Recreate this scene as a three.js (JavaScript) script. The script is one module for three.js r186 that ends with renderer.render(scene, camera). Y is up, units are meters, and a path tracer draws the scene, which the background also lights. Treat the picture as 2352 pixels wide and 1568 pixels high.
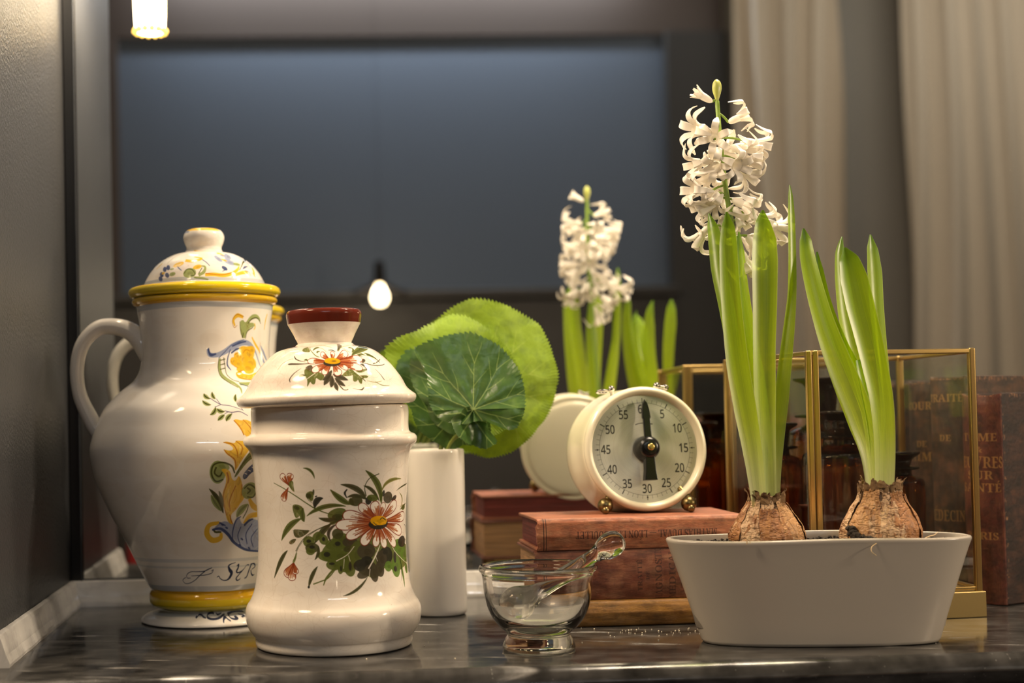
import * as THREE from 'three';
import { mergeGeometries, toCreasedNormals } from 'three/addons/utils/BufferGeometryUtils.js';
import { RoundedBoxGeometry } from 'three/addons/geometries/RoundedBoxGeometry.js';
import { RectAreaLightUniformsLib } from 'three/addons/lights/RectAreaLightUniformsLib.js';
import { ImprovedNoise } from 'three/addons/math/ImprovedNoise.js';

// ---------------------------------------------------------------- camera, light, exposure
const scene = new THREE.Scene();
scene.background = new THREE.Color(0.004, 0.005, 0.008);          // night outside the closed room
const renderer = new THREE.WebGLRenderer({ antialias: true });
renderer.toneMapping = THREE.LinearToneMapping;
renderer.toneMappingExposure = 1.35;
renderer.shadowMap.enabled = true;
RectAreaLightUniformsLib.init();
const camera = new THREE.PerspectiveCamera(26.99, 2352 / 1568, 0.02, 30);
camera.position.set(0, 0.15, 1.1752);
camera.rotation.set(0.02443, -0.04887, -0.02094, 'YXZ');
camera.setViewOffset(2352, 1568, 317.9, -92.8, 2352, 1568);       // a shifted lens
camera.focus = 0.95;
camera.userData.fStop = 5;

const WARM = new THREE.Color(1.0, 0.815, 0.61), COOL = new THREE.Color(0.86, 0.92, 1.0);
const LAMP = { left: 0.17, right: 1.4, globe: 1.5, side: 1.2, far: 0.04, panelWash: 62, curtainWash: 14 };   // candela, and nits for the two added wash lights

function wash(name, label, x, y, z, w, h, nits, color, tx, ty, tz) {                             // an added, unseen wash light: housing, diffuser and its area light
  const g = thing(name, label, 'ceiling light', [x, y, z]);
  g.lookAt(tx, ty, tz);
  part('housing', new RoundedBoxGeometry(w + 0.03, h + 0.03, 0.05, 2, 0.006).translate(0, 0, -0.03), mat({ color: 0x1c1a18, roughness: 0.5 }), g);
  part('diffuser', new THREE.BoxGeometry(w, h, 0.006).translate(0, 0, -0.002), mat({ color: 0xffffff, emissive: color, emissiveIntensity: 2 }), g);
  const l = new THREE.RectAreaLight(color, nits, w, h);
  l.position.set(0, 0, 0.004); l.rotation.y = Math.PI; g.add(l);
  return g;
}
function lightIn(parent, p, cd, radius, color = WARM) {
  const l = new THREE.PointLight(color, cd, 0, 2);
  l.position.set(...p); l.castShadow = true; l.shadow.radius = radius / 0.02; l.shadow.mapSize.set(1024, 1024);
  parent.add(l);
  return l;
}

// ---------------------------------------------------------------- helpers
const V = (x, y, z) => new THREE.Vector3(x, y, z);
let seed = 7;
const rnd = () => ((seed = (seed * 16807) % 2147483647) / 2147483647);
const rr = (a, b) => a + (b - a) * rnd();
const perlin = new ImprovedNoise();
const noise = (x, y, z) => perlin.noise(x + 31.7, y + 17.3, z + 5.1);
const used = {};
function numbered(name) { const n = used[name] = (used[name] ?? -1) + 1; return n ? `${name}_${String(n).padStart(3, '0')}` : name; }
function mat(o) { return new THREE.MeshPhysicalMaterial({ roughness: 0.5, ...o }); }
function shade(m) { m.castShadow = m.receiveShadow = true; return m; }
function thing(name, label, category, [x, y, z] = [0, 0, 0], turn = 0, group) {
  const o = new THREE.Group(); o.name = numbered(name); o.position.set(x, y, z); o.rotation.y = turn;
  o.userData = { label, category }; if (group) o.userData.group = group;
  scene.add(o);
  return o;
}
function part(name, geo, material, parent, label) {
  const m = shade(new THREE.Mesh(geo, material)); m.name = name; if (label) m.userData.label = label; parent.add(m);
  return m;
}
function single(name, label, category, geo, material, pos = [0, 0, 0], extra = {}) {
  const m = shade(new THREE.Mesh(geo, material)); m.name = numbered(name); m.position.set(...pos);
  m.userData = { label, category, ...extra }; scene.add(m);
  return m;
}
function struct(name, geo, material, label, pos = [0, 0, 0]) {
  const m = shade(new THREE.Mesh(geo, material)); m.name = name; m.position.set(...pos);
  m.userData = { label, category: name.split('_')[0], kind: 'structure' }; scene.add(m);
  return m;
}
const box = (x0, x1, y0, y1, z0, z1) => new THREE.BoxGeometry(x1 - x0, y1 - y0, z1 - z0).translate((x0 + x1) / 2, (y0 + y1) / 2, (z0 + z1) / 2);
const rbox = (x0, x1, y0, y1, z0, z1, r = 0.001) => new RoundedBoxGeometry(x1 - x0, y1 - y0, z1 - z0, 3, r).translate((x0 + x1) / 2, (y0 + y1) / 2, (z0 + z1) / 2);
const merge = (list) => mergeGeometries(list.map((g) => { const n = g.index ? g.toNonIndexed() : g; for (const k of Object.keys(n.attributes)) if (!['position', 'normal', 'uv'].includes(k)) n.deleteAttribute(k); return n; }));
function tube(points, radius, seg = 40, radial = 10) {
  const c = new THREE.CatmullRomCurve3(points.map((p) => V(...p)), false, 'centripetal');
  const g = new THREE.TubeGeometry(c, seg, 1, radial, false), pos = g.attributes.position, n = g.attributes.normal;
  const R = typeof radius === 'function' ? radius : () => radius;
  for (let i = 0; i <= seg; i++) {
    const center = c.getPointAt(i / seg);
    for (let j = 0; j <= radial; j++) {
      const k = i * (radial + 1) + j, r = R(i / seg);
      pos.setXYZ(k, center.x + n.getX(k) * r, center.y + n.getY(k) * r, center.z + n.getZ(k) * r);
    }
  }
  return g;
}
const ball = (r, x, y, z, seg = 24) => new THREE.SphereGeometry(r, seg, seg * 0.7 | 0).translate(x, y, z);
// turned profile [[radius, height] in mm]; u goes round with +z in the middle, v is the height
function turned(profile, seg = 128, smooth = 5) {
  const c = new THREE.CatmullRomCurve3(profile.map(([r, h]) => V(Math.max(r, 0.001), h, 0)), false, 'centripetal');
  const pts = smooth ? c.getPoints(profile.length * smooth) : profile.map(([r, h]) => V(Math.max(r, 0.001), h, 0));
  const g = new THREE.LatheGeometry(pts.map((p) => new THREE.Vector2(Math.max(p.x, 0.0005) / 1000, p.y / 1000)), seg, -Math.PI, Math.PI * 2);
  const hs = profile.map((p) => p[1]), h0 = Math.min(...hs) / 1000, h1 = Math.max(...hs) / 1000, pos = g.attributes.position, uv = g.attributes.uv;
  for (let i = 0; i < uv.count; i++) uv.setY(i, (pos.getY(i) - h0) / (h1 - h0));
  return g;
}
// a gutter-shaped blade: rows of [x, y, z, half width, half thickness], side direction per row, channel = depth of the gutter over the width; single = one sheet
function blade(rows, side, { channel = 0.2, across = 14, along = 40, normalHint, single = false } = {}) {
  const P = new THREE.CatmullRomCurve3(rows.map((r) => V(r[0], r[1], r[2])), false, 'centripetal');
  const lens = rows.map((_, i) => i), at = (k, t) => { const f = t * (rows.length - 1), i = Math.min(rows.length - 2, f | 0), s = f - i, q = s * s * (3 - 2 * s); return rows[i][k] * (1 - (k > 2 ? s : q)) + rows[i + 1][k] * (k > 2 ? s : q); };
  const pos = [], uv = [], idx = [], N = single ? across : across * 2;
  for (let i = 0; i <= along; i++) {
    const t = i / along, p = P.getPoint(t), tan = P.getTangent(t), w = at(3, t), th = at(4, t);
    const s0 = typeof side === 'function' ? side(t) : side, s = s0.clone().addScaledVector(tan, -s0.dot(tan)).normalize(), n = V().crossVectors(s, tan).normalize();
    if (normalHint && n.dot(normalHint) < 0) n.negate();
    for (let j = 0; j <= N; j++) {
      const front = j <= across, q = front ? j / across : (N - j) / across, a = q * 2 - 1;
      const off = -channel * w * (1 - a * a) + (single ? 0 : (front ? 1 : -1) * th * (1 - a * a));
      const v = p.clone().addScaledVector(s, a * w).addScaledVector(n, off);
      pos.push(v.x, v.y, v.z); uv.push(q, t);
    }
  }
  for (let i = 0; i < along; i++) for (let j = 0; j < N; j++) { const a = i * (N + 1) + j, b = a + N + 1; idx.push(a, a + 1, b, a + 1, b + 1, b); }
  const g = new THREE.BufferGeometry();
  g.setAttribute('position', new THREE.Float32BufferAttribute(pos, 3)); g.setAttribute('uv', new THREE.Float32BufferAttribute(uv, 2)); g.setIndex(idx); g.computeVertexNormals();
  return g;
}
function displaced(g, f) {
  const p = g.attributes.position, v = V();
  for (let i = 0; i < p.count; i++) { v.fromBufferAttribute(p, i); f(v); p.setXYZ(i, v.x, v.y, v.z); }
  g.computeVertexNormals();
  return g;
}
// ---- textures
function canvasTexture(w, h, draw, srgb = true) {
  const c = document.createElement('canvas'); c.width = w; c.height = h; draw(c.getContext('2d'), w, h);
  const t = new THREE.CanvasTexture(c); if (srgb) t.colorSpace = THREE.SRGBColorSpace;
  t.wrapS = t.wrapT = THREE.RepeatWrapping; t.magFilter = THREE.LinearFilter; t.anisotropy = 8;
  return t;
}
function fieldTexture(w, h, f, srgb = true) {                       // f(u, v) -> [r, g, b] 0..255 or one grey
  const d = new Uint8Array(w * h * 4);
  for (let y = 0; y < h; y++) for (let x = 0; x < w; x++) {
    const c = f(x / w, y / h), k = (y * w + x) * 4, a = Array.isArray(c) ? c : [c, c, c];
    d[k] = Math.max(0, Math.min(255, a[0])); d[k + 1] = Math.max(0, Math.min(255, a[1])); d[k + 2] = Math.max(0, Math.min(255, a[2])); d[k + 3] = 255;
  }
  const t = new THREE.DataTexture(d, w, h); if (srgb) t.colorSpace = THREE.SRGBColorSpace;
  t.wrapS = t.wrapT = THREE.RepeatWrapping; t.magFilter = THREE.LinearFilter; t.minFilter = THREE.LinearFilter; t.needsUpdate = true;
  return t;
}
const fbm = (x, y, z = 0, o = 4) => { let s = 0, a = 0.5; for (let i = 0; i < o; i++) { s += a * noise(x, y, z); x *= 2.03; y *= 2.03; a *= 0.5; } return s; };

// ---- hand-painted glaze: brush strokes laid out on the surface, mm round the girth (0 in front) and mm of height
const PAINT = { o: '#565f28', y: '#7d7c38', d: '#454526', k: '#2e2d25', g: '#463f30', e: '#5c7a30', w: '#ece2d2', Y: '#dba012', Q: '#dcae2c', R: '#a8620f', S: '#8c9858', T: '#45461f', b: '#8e97b3', B: '#3b4770', V: '#57546c', N: '#20273f' };
function painter(ctx, s, girth, top) {
  const X = (x) => (x + girth / 2) * s, Y = (h) => (top - h) * s;
  const stroke = (pts, col, alpha = 1) => {                         // pts [x, h, width]
    const c = new THREE.CatmullRomCurve3(pts.map((p) => V(p[0], p[1], 0)), false, 'centripetal'), n = pts.length * 10, L = [], Rt = [];
    for (let i = 0; i <= n; i++) {
      const t = i / n, p = c.getPoint(t), d = c.getTangent(t), f = t * (pts.length - 1), k = Math.min(pts.length - 2, f | 0), w = (pts[k][2] * (1 - f + k) + pts[k + 1][2] * (f - k)) / 2;
      L.push([p.x - d.y * w, p.y + d.x * w]); Rt.push([p.x + d.y * w, p.y - d.x * w]);
    }
    ctx.globalAlpha = alpha; ctx.fillStyle = col; ctx.beginPath();
    L.concat(Rt.reverse()).forEach(([x, y], i) => (i ? ctx.lineTo(X(x), Y(y)) : ctx.moveTo(X(x), Y(y)))); ctx.closePath(); ctx.fill(); ctx.globalAlpha = 1;
  };
  const k = {
    brush(pts, c) { stroke(pts, PAINT[c], 0.92); },
    leaf(x0, y0, cx, cy, x1, y1, w, c) {
      const q = [], ww = Math.max(w, 0.4);
      for (let i = 0; i <= 8; i++) { const t = i / 8; q.push([(1 - t) ** 2 * x0 + 2 * t * (1 - t) * cx + t * t * x1, (1 - t) ** 2 * y0 + 2 * t * (1 - t) * cy + t * t * y1, ww * (Math.pow(Math.sin(Math.PI * Math.min(1, t * 0.96 + 0.02)), 0.8))]); }
      stroke(q, PAINT[c], 0.9); stroke(q.map(([x, y, b]) => [x, y, b * 0.4]), 'rgba(30,30,15,0.28)');
    },
    blob(x, y, rx, ry, rot, c) {
      ctx.save(); ctx.translate(X(x), Y(y)); ctx.rotate(-rot * Math.PI / 180); ctx.globalAlpha = 0.9; ctx.fillStyle = PAINT[c];
      ctx.beginPath(); ctx.ellipse(0, 0, rx * s * 1.1, ry * s * 1.1, 0, 0, 7); ctx.fill();
      ctx.globalAlpha = 0.13; ctx.fillStyle = '#241f12'; ctx.beginPath(); ctx.ellipse(rx * s * 0.15, ry * s * 0.1, rx * s * 0.5, ry * s * 0.45, 0, 0, 7); ctx.fill(); ctx.restore(); ctx.globalAlpha = 1;
    },
    area(pts, c) { ctx.globalAlpha = 0.9; ctx.fillStyle = PAINT[c]; ctx.beginPath(); const n = pts.length, m = (i) => [(pts[i % n][0] + pts[(i + 1) % n][0]) / 2, (pts[i % n][1] + pts[(i + 1) % n][1]) / 2]; const a = m(n - 1); ctx.moveTo(X(a[0]), Y(a[1])); for (let i = 0; i < n; i++) { const b = m(i); ctx.quadraticCurveTo(X(pts[i][0]), Y(pts[i][1]), X(b[0]), Y(b[1])); } ctx.fill();
      const xs = pts.map((p) => X(p[0])), ys = pts.map((p) => Y(p[1])), x0 = Math.min(...xs), x1 = Math.max(...xs), y0 = Math.min(...ys), y1 = Math.max(...ys);
      ctx.save(); ctx.clip(); for (let i = 0; i < 30; i++) { ctx.globalAlpha = rr(0.06, 0.22); ctx.strokeStyle = ['#fff3c8', '#5a3a10', '#fff8e6', '#7a4a12'][i % 4]; ctx.lineWidth = rr(0.6, 2.2) * s * 0.5; const x = rr(x0, x1), y = rr(y0, y1), w = (x1 - x0) * 0.2, h = (y1 - y0) * 0.25; ctx.beginPath(); ctx.moveTo(x, y); ctx.quadraticCurveTo(x + rr(-w, w), y + rr(0, h), x + rr(-w, w), y + h); ctx.stroke(); } ctx.restore(); ctx.globalAlpha = 1; },
    petal(x0, y0, x1, y1, w, kind) {
      const L = Math.hypot(x1 - x0, y1 - y0), ux = (x1 - x0) / L, uy = (y1 - y0) / L;
      const P = (a, b) => [X(x0 + ux * a * L - uy * b * w), Y(y0 + uy * a * L + ux * b * w)];
      const path = () => { ctx.beginPath(); ctx.moveTo(...P(0, 0)); ctx.bezierCurveTo(...P(0.35, 0.12), ...P(0.55, 0.5), ...P(0.78, 0.5)); ctx.bezierCurveTo(...P(1.07, 0.5), ...P(1.07, -0.5), ...P(0.78, -0.5)); ctx.bezierCurveTo(...P(0.55, -0.5), ...P(0.35, -0.12), ...P(0, 0)); };
      path(); ctx.fillStyle = '#efe5d6'; ctx.fill(); ctx.save(); path(); ctx.clip();
      for (let i = 0; i < 26; i++) {
        const b = rr(-0.5, 0.5), reach = (kind === 'b' ? rr(0.6, 0.98) : rr(0.45, 0.82)) * (1 - Math.abs(b) * 0.25);
        ctx.strokeStyle = ['#9a4c28', '#833a1c', '#a65c34', '#b0714a'][i % 4]; ctx.globalAlpha = 0.72; ctx.lineWidth = rr(0.3, 0.9) * s * (w > 3 ? 1 : 0.6);
        ctx.beginPath(); ctx.moveTo(...P(0.05, b * 0.1)); ctx.quadraticCurveTo(...P(0.4, b * 0.5), ...P(reach, b)); ctx.stroke();
      }
      ctx.restore(); ctx.globalAlpha = 0.95; path(); ctx.strokeStyle = '#7a2e1b'; ctx.lineWidth = Math.max(0.4, w * 0.08) * s; ctx.stroke(); ctx.globalAlpha = 1;
    },
  };
  return k;
}
function glazed(profile, R0, base, decor, { bands = [], crazed = 0, under } = {}) {
  const hs = profile.map((p) => p[1]), bottom = Math.min(...hs), top = Math.max(...hs), girth = 2 * Math.PI * R0, W = 2048, s = W / girth, H = Math.max(64, Math.round((top - bottom) * s));
  return canvasTexture(W, H, (ctx) => {
    ctx.fillStyle = base; ctx.fillRect(0, 0, W, H);
    for (let i = 0; i < 500; i++) { ctx.globalAlpha = 0.035; ctx.fillStyle = rnd() > 0.5 ? '#ffffff' : '#a08a68'; ctx.beginPath(); ctx.ellipse(rr(0, W), rr(0, H), rr(10, 90), rr(6, 40), 0, 0, 7); ctx.fill(); }
    for (let i = 0; i < 60; i++) { ctx.globalAlpha = 0.5; ctx.fillStyle = '#6b543a'; ctx.beginPath(); ctx.arc(rr(0, W), rr(0, H), rr(0.5, 1.6), 0, 7); ctx.fill(); }
    ctx.strokeStyle = '#8d7456';
    for (let i = 0; i < crazed; i++) { let x = rr(0, W), y = rr(0, H), a = rr(0, 6.3); ctx.globalAlpha = rr(0.1, 0.36); ctx.lineWidth = 0.8; ctx.beginPath(); ctx.moveTo(x, y); for (let j = 0; j < 8; j++) { a += rr(-0.7, 0.7); x += Math.cos(a) * 16; y += Math.sin(a) * 16; ctx.lineTo(x, y); } ctx.stroke(); }
    for (const [h0, h1, col, alpha = 1] of bands) {
      const y0 = (top - h1) * s, y1 = (top - h0) * s;
      ctx.globalAlpha = alpha; ctx.fillStyle = col; ctx.beginPath(); ctx.moveTo(0, y1);
      for (let x = 0; x <= W; x += 16) ctx.lineTo(x, y0 + Math.sin(x * 0.012) * s * 0.3);
      for (let x = W; x >= 0; x -= 16) ctx.lineTo(x, y1 + Math.sin(x * 0.009 + 2) * s * 0.25);
      ctx.fill();
    }
    ctx.globalAlpha = 1;
    const k = painter(ctx, s, girth, top);
    if (decor) decor(k);
  });
}

// ---------------------------------------------------------------- traced sizes, in mm
const LEAF_L = [
  [[-0.5,13.7,-7.0,5.4],[-3.5,48.0,-7.4,5.4],[-8.8,82.4,-8.5,5.7],[-14.8,111.2,-10.1,6.0],[-18.6,140.1,-12.2,6.3],[-22.9,169.3,-14.8,6.6],[-23.9,186.9,-16.6,6.6],[-25.5,198.7,-17.9,4.9],[-27.6,207.6,-19.0,0.6]],
  [[-7.1,13.4,8.0,4.8],[-10.5,45.7,8.1,6.2],[-15.1,76.7,8.2,7.3],[-19.2,104.8,8.5,7.3],[-21.7,133.0,8.8,6.7],[-23.3,161.2,9.2,6.2],[-23.7,183.7,9.6,5.6],[-23.7,194.9,9.8,4.2],[-24.4,204.5,10.0,0.6]],
  [[0.8,13.9,-4.0,5.1],[-0.1,65.0,-5.5,5.7],[-2.1,93.7,-7.6,5.7],[-4.5,116.7,-9.9,5.2],[-6.7,140.0,-12.8,4.6],[-7.6,163.4,-16.3,3.8],[-7.1,181.1,-19.4,2.9],[-6.7,195.5,-22.0,0.6]],
  [[-1.0,14.5,6.0,5.3],[-1.1,59.5,5.7,6.2],[-0.9,87.7,5.1,7.1],[-0.2,115.9,4.3,7.3],[1.3,144.3,3.2,7.9],[2.5,172.8,1.9,8.5],[2.9,187.1,1.1,7.7],[2.3,198.6,0.5,4.8],[2.6,206.7,0.0,0.7]],
  [[4.1,14.0,0.0,5.1],[5.7,36.6,-0.1,5.4],[8.4,59.2,-0.5,6.0],[11.9,81.9,-1.1,6.3],[15.1,104.6,-1.9,6.0],[18.7,127.4,-3.0,5.4],[21.9,150.3,-4.3,4.3],[23.4,173.3,-5.8,4.0],[24.4,202.4,-8.0,3.7],[24.7,217.0,-9.3,2.6],[24.5,224.6,-10.0,0.6]]
];
const LEAF_R = [
  [[-2.8,17.0,4.0,6.4],[-4.8,44.8,3.2,8.1],[-10.1,64.4,1.6,9.2],[-17.4,86.9,-1.3,9.0],[-24.4,109.7,-5.2,7.9],[-29.8,132.6,-10.2,6.5],[-33.3,156.0,-16.2,5.7],[-34.7,173.7,-21.5,4.9],[-34.4,185.7,-25.4,3.7],[-34.7,193.5,-28.0,0.6]],
  [[-0.3,16.6,-3.0,4.8],[-2.0,67.0,-5.6,5.1],[-9.7,95.4,-9.2,5.1],[-17.9,115.6,-12.7,4.8],[-24.2,141.7,-18.3,3.7],[-26.0,165.3,-24.4,2.6],[-26.0,177.8,-28.0,0.6]],
  [[2.4,16.3,-6.0,5.9],[1.5,61.3,-7.6,6.5],[-3.8,89.7,-10.2,7.1],[-8.5,112.6,-13.1,7.1],[-11.3,135.7,-16.9,6.6],[-11.8,159.0,-21.4,5.7],[-11.2,176.7,-25.4,3.7],[-8.7,187.7,-28.0,0.6]],
  [[-1.1,15.9,10.0,5.8],[0.2,39.3,9.9,6.4],[0.4,61.4,9.6,6.9],[-0.8,80.8,9.2,7.5],[-3.9,100.3,8.6,8.0],[-7.5,119.9,7.9,8.6],[-11.7,139.5,7.0,8.9],[-14.8,156.3,6.2,8.6],[-17.6,169.0,5.5,6.1],[-20.0,176.6,5.0,0.7]],
  [[7.0,16.2,-6.0,4.5],[9.6,61.1,-7.6,4.2],[9.7,89.4,-10.1,4.5],[9.0,115.1,-13.4,5.1],[9.2,141.1,-17.8,5.7],[10.4,164.5,-22.4,6.0],[10.7,179.3,-25.7,4.6],[10.5,188.8,-28.0,0.6]],
  [[-0.5,16.8,1.0,4.2],[-2.2,61.4,0.2,4.8],[-5.7,83.9,-0.8,4.2],[-8.4,98.0,-1.6,3.4],[-10.0,104.8,-2.0,2.2]]
];
const STALK = [[0.8,14.0,-2.0],[2.4,59.2,-9.2],[-0.0,102.5,-16.0],[-5.6,164.3,-25.5],[-8.3,200.2,-31.0],[-10.7,224.4,-34.6],[-12.2,258.0,-39.6],[-12.5,288.2,-44.0]];
const FLORETS = [
  [-23.1,291.9,-43.7,-1,0.55,0.1],
  [1.8,276.3,-39.6,1,0.45,0.35],
  [-25.3,266.8,-38.1,-1,0.1,0.35],
  [12.1,257.9,-40.4,1,-0.25,-0.1],
  [-18.9,260.2,-32.1,-0.35,-0.1,1],
  [-0.5,252.3,-34.1,0.7,-0.45,0.6],
  [-27.5,244.2,-36.7,-1,-0.25,0.1],
  [-18.2,242.2,-31.0,-0.4,-0.5,0.8],
  [-6.8,241.8,-29.4,0.35,-0.35,1],
  [6.3,245.7,-35.4,1,-0.1,0.3],
  [2.2,239.3,-39.2,0.8,-0.6,-0.3],
  [-29.3,224.9,-32.3,-1,0.05,0.3],
  [-20.8,217.2,-29.6,-0.5,-0.8,0.5],
  [-24.9,215.6,-34.0,-0.9,-0.5,-0.1],
  [-10.7,228.6,-42.2,-0.2,-0.6,-0.9],
  [-0.5,214.7,-30.0,0.7,-0.45,0.4],
  [8.2,206.1,-32.7,1,-0.45,-0.1],
  [-3.0,205.9,-30.3,0.4,-0.9,0.2],
  [-28.4,195.0,-34.1,-0.6,-0.8,-0.5],
  [6.4,188.4,-33.2,0.7,-0.7,-0.5],
  [-1.7,175.9,-25.7,0.3,-0.95,0.2],
  [21.0,200.4,-35.8,1,-0.3,-0.6],
  [-15.2,200.8,-35.0,-0.2,-0.9,-0.5],
  [-5.5,256.4,-47.1,0.3,0.1,-1],
  [-15.9,238.0,-44.4,-0.4,0,-1]
];
const ROUND = [
  { at: [25.6, 153.8, 36.8], out: [[-41.6,46.4],[-33.9,50.5],[-19.8,55.0],[-9.0,56.9],[0.6,57.6],[10.2,53.4],[19.8,48.0],[28.8,38.4],[35.2,27.2],[37.7,16.0],[38.1,4.8],[35.8,-5.8],[31.0,-14.4],[25.6,-16.0],[16.6,-12.2],[8.6,-8.3],[3.2,-8.3],[-1.0,-9.0],[-12.2,-9.6],[-24.3,-7.0],[-28.8,-1.6],[-32.0,4.8],[-32.6,12.8],[-32.0,24.0],[-36.1,35.2]] },
  { at: [43.8, 170.6, -16.2], out: [[-10.8,70.0],[6.1,67.3],[19.5,62.9],[31.3,56.5],[43.7,48.8],[48.4,38.7],[53.2,23.5],[56.9,10.1],[55.8,0.0],[49.8,-20.2],[39.7,-32.0],[27.9,-43.7],[14.5,-52.1],[-0.7,-54.8],[-11.4,-51.1],[-34.3,-37.0],[-54.5,-13.5],[-59.5,13.5],[-52.8,35.3],[-41.0,49.8],[-27.6,62.2]] },
  { at: [24.8, 165.5, 9.8], out: [[-62.0,36.1],[-50.9,44.3],[-37.7,48.6],[-24.6,54.8],[-14.8,60.0],[-6.6,62.7],[3.3,60.0],[13.1,53.5],[24.6,42.7],[36.1,28.5],[42.0,12.1],[43.6,-3.3],[37.7,-18.0],[21.3,-31.2],[-4.9,-31.2],[-29.5,-19.7],[-49.2,1.6],[-58.4,21.3]] },
  { at: [13.2, 155.7, 23.8], out: [[-28.5,46.0],[-17.8,46.9],[1.6,43.7],[17.8,27.5],[24.3,-1.6],[11.3,-21.0],[-8.1,-16.2],[-19.4,1.6],[-27.5,12.0],[-31.1,21.7],[-31.7,33.3]] },
  { at: [10.5, 146.1, 16.8], out: [[-29.0,55.4],[-11.4,44.0],[8.1,30.9],[27.7,4.9],[30.9,-11.4],[21.2,-18.6],[9.8,-18.6],[0.3,-23.1],[-8.1,-17.9],[-16.3,-12.7],[-23.8,-6.5],[-28.3,8.1],[-34.8,21.2],[-39.1,43.3]] },
  { at: [25.3, 147.4, 29.8], out: [[-22.5,-0.6],[-11.3,3.2],[4.8,1.6],[10.6,-8.0],[13.8,-12.9],[16.4,-17.7],[9.0,-22.9],[0.0,-20.0],[-9.7,-15.5],[-17.7,-9.7]] }
];
function jarBodyDecor(k) {
  k.leaf(32.7,96.5,34.4,106.7,21.1,116.3,4.68,'o');
  k.leaf(33.9,102.5,36.3,111.4,54.8,109.4,2.48,'y');
  k.leaf(48.7,102.0,56.1,105.6,75.0,105.8,0.99,'d');
  k.leaf(21.8,97.8,17.6,106.4,5.0,107.9,3.58,'d');
  k.leaf(11.6,95.1,5.2,97.4,-1.5,104.9,3.86,'o');
  k.leaf(32.0,96.2,27.1,104.9,19.9,106.6,2.48,'d');
  k.brush([[21.8,99.9,0.77],[20.8,105.7,0.55],[23.9,110.9,0.55],[31.3,113.8,0.66]],'d');
  k.brush([[9.2,104.9,0.66],[7.6,102.5,1.43],[8.9,99.3,0.55]],'k');
  k.leaf(8.3,94.1,-5.9,97.1,-17.3,88.3,3.03,'o');
  k.leaf(21.8,97.8,14.9,102.3,8.9,99.6,2.48,'d');
  k.leaf(13.8,94.4,10.5,96.7,11.6,99.3,3.31,'o');
  k.blob(39.7,98.2,3.94,3.42,0,'g');
  k.blob(46.2,97.3,2.75,1.43,30,'k');
  k.blob(23.7,97.2,2.11,2.53,-20,'k');
  k.blob(35.4,101.1,1.01,1.87,-10,'k');
  k.leaf(34.1,94.5,32.6,98.3,34.6,101.9,2.20,'o');
  k.blob(14.9,97.0,4.04,2.75,0,'d');
  k.blob(26.7,98.6,3.84,1.93,-10,'o');
  k.leaf(54.9,90.6,62.9,95.5,52.8,100.7,1.43,'y');
  k.leaf(54.9,89.5,61.3,91.2,69.7,93.4,1.43,'d');
  k.blob(61.4,90.7,3.97,1.65,0,'o');
  k.brush([[-41.2,109.2,0.39],[-32.9,105.8,0.55],[-23.9,100.9,0.66],[-17.8,97.0,0.66],[-11.3,93.0,0.77],[-6.1,90.8,0.66],[0.3,88.6,0.55]],'o');
  k.leaf(-12.0,96.1,-17.7,98.8,-16.9,103.0,0.00,'o');
  k.area([[-17.5,102.5],[-14.2,104.3],[-11.9,103.5],[-12.6,96.7],[-16.0,99.3]],'o');
  k.blob(-15.4,101.1,1.73,1.54,0,'d');
  k.leaf(-12.0,101.4,-12.3,104.0,-11.9,105.3,1.21,'d');
  k.leaf(-11.6,93.2,-11.7,99.3,-6.1,99.5,3.86,'k');
  k.blob(-10.6,100.7,0.79,0.39,20,'k');
  k.blob(2.4,89.6,5.58,3.03,15,'o');
  k.blob(2.9,87.5,3.36,1.65,0,'d');
  k.leaf(6.1,86.3,-2.5,84.5,-9.4,87.2,3.03,'d');
  k.leaf(3.9,85.3,-0.9,83.4,-2.5,83.4,2.20,'o');
  k.brush([[4.5,86.4,1.21],[-2.5,82.9,0.88],[-11.8,79.3,0.44],[-18.6,75.2,0.44],[-23.3,69.9,0.44],[-25.5,66.2,0.55]],'d');
  k.leaf(-1.5,82.9,-6.9,80.3,-12.5,71.0,3.86,'d');
  k.area([[-4.9,70.9],[-8.8,64.7],[-6.7,60.5],[-1.4,58.9],[0.6,55.2],[8.5,51.8],[12.4,54.2],[14.2,57.3],[16.1,51.4],[22.9,49.4],[25.7,47.1],[31.1,49.3],[35.3,54.2],[40.6,53.2],[46.2,49.5],[54.5,51.3],[75.0,55.6],[75.0,65.5],[48.4,69.0],[25.4,76.0],[5.9,76.4]],'o');
  k.blob(-16.3,72.3,3.55,3.19,0,'o');
  k.blob(-14.1,68.4,4.20,2.86,0,'d');
  k.blob(-15.2,66.3,2.81,2.20,0,'o');
  k.blob(-6.5,73.6,2.60,3.19,30,'o');
  k.blob(-10.7,75.7,3.16,2.20,40,'o');
  k.blob(1.5,70.3,6.28,3.42,0,'o');
  k.blob(4.8,73.8,5.07,3.31,0,'o');
  k.blob(2.7,77.0,3.38,3.03,0,'d');
  k.blob(10.7,71.5,4.59,2.86,0,'g');
  k.blob(10.0,67.4,3.54,1.87,10,'d');
  k.blob(-1.3,63.0,8.49,3.42,-4,'o');
  k.blob(3.5,63.4,5.04,3.03,0,'o');
  k.blob(-0.4,57.3,4.34,2.75,-10,'o');
  k.blob(4.4,56.1,1.90,3.97,-8,'o');
  k.blob(9.7,56.4,3.52,5.95,12,'o');
  k.blob(15.2,64.0,4.80,7.44,-10,'o');
  k.blob(21.9,65.2,6.05,4.52,0,'g');
  k.blob(18.1,56.5,5.12,3.53,0,'k');
  k.blob(21.7,58.4,4.30,3.31,0,'k');
  k.blob(19.2,51.0,4.28,2.42,15,'g');
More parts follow.
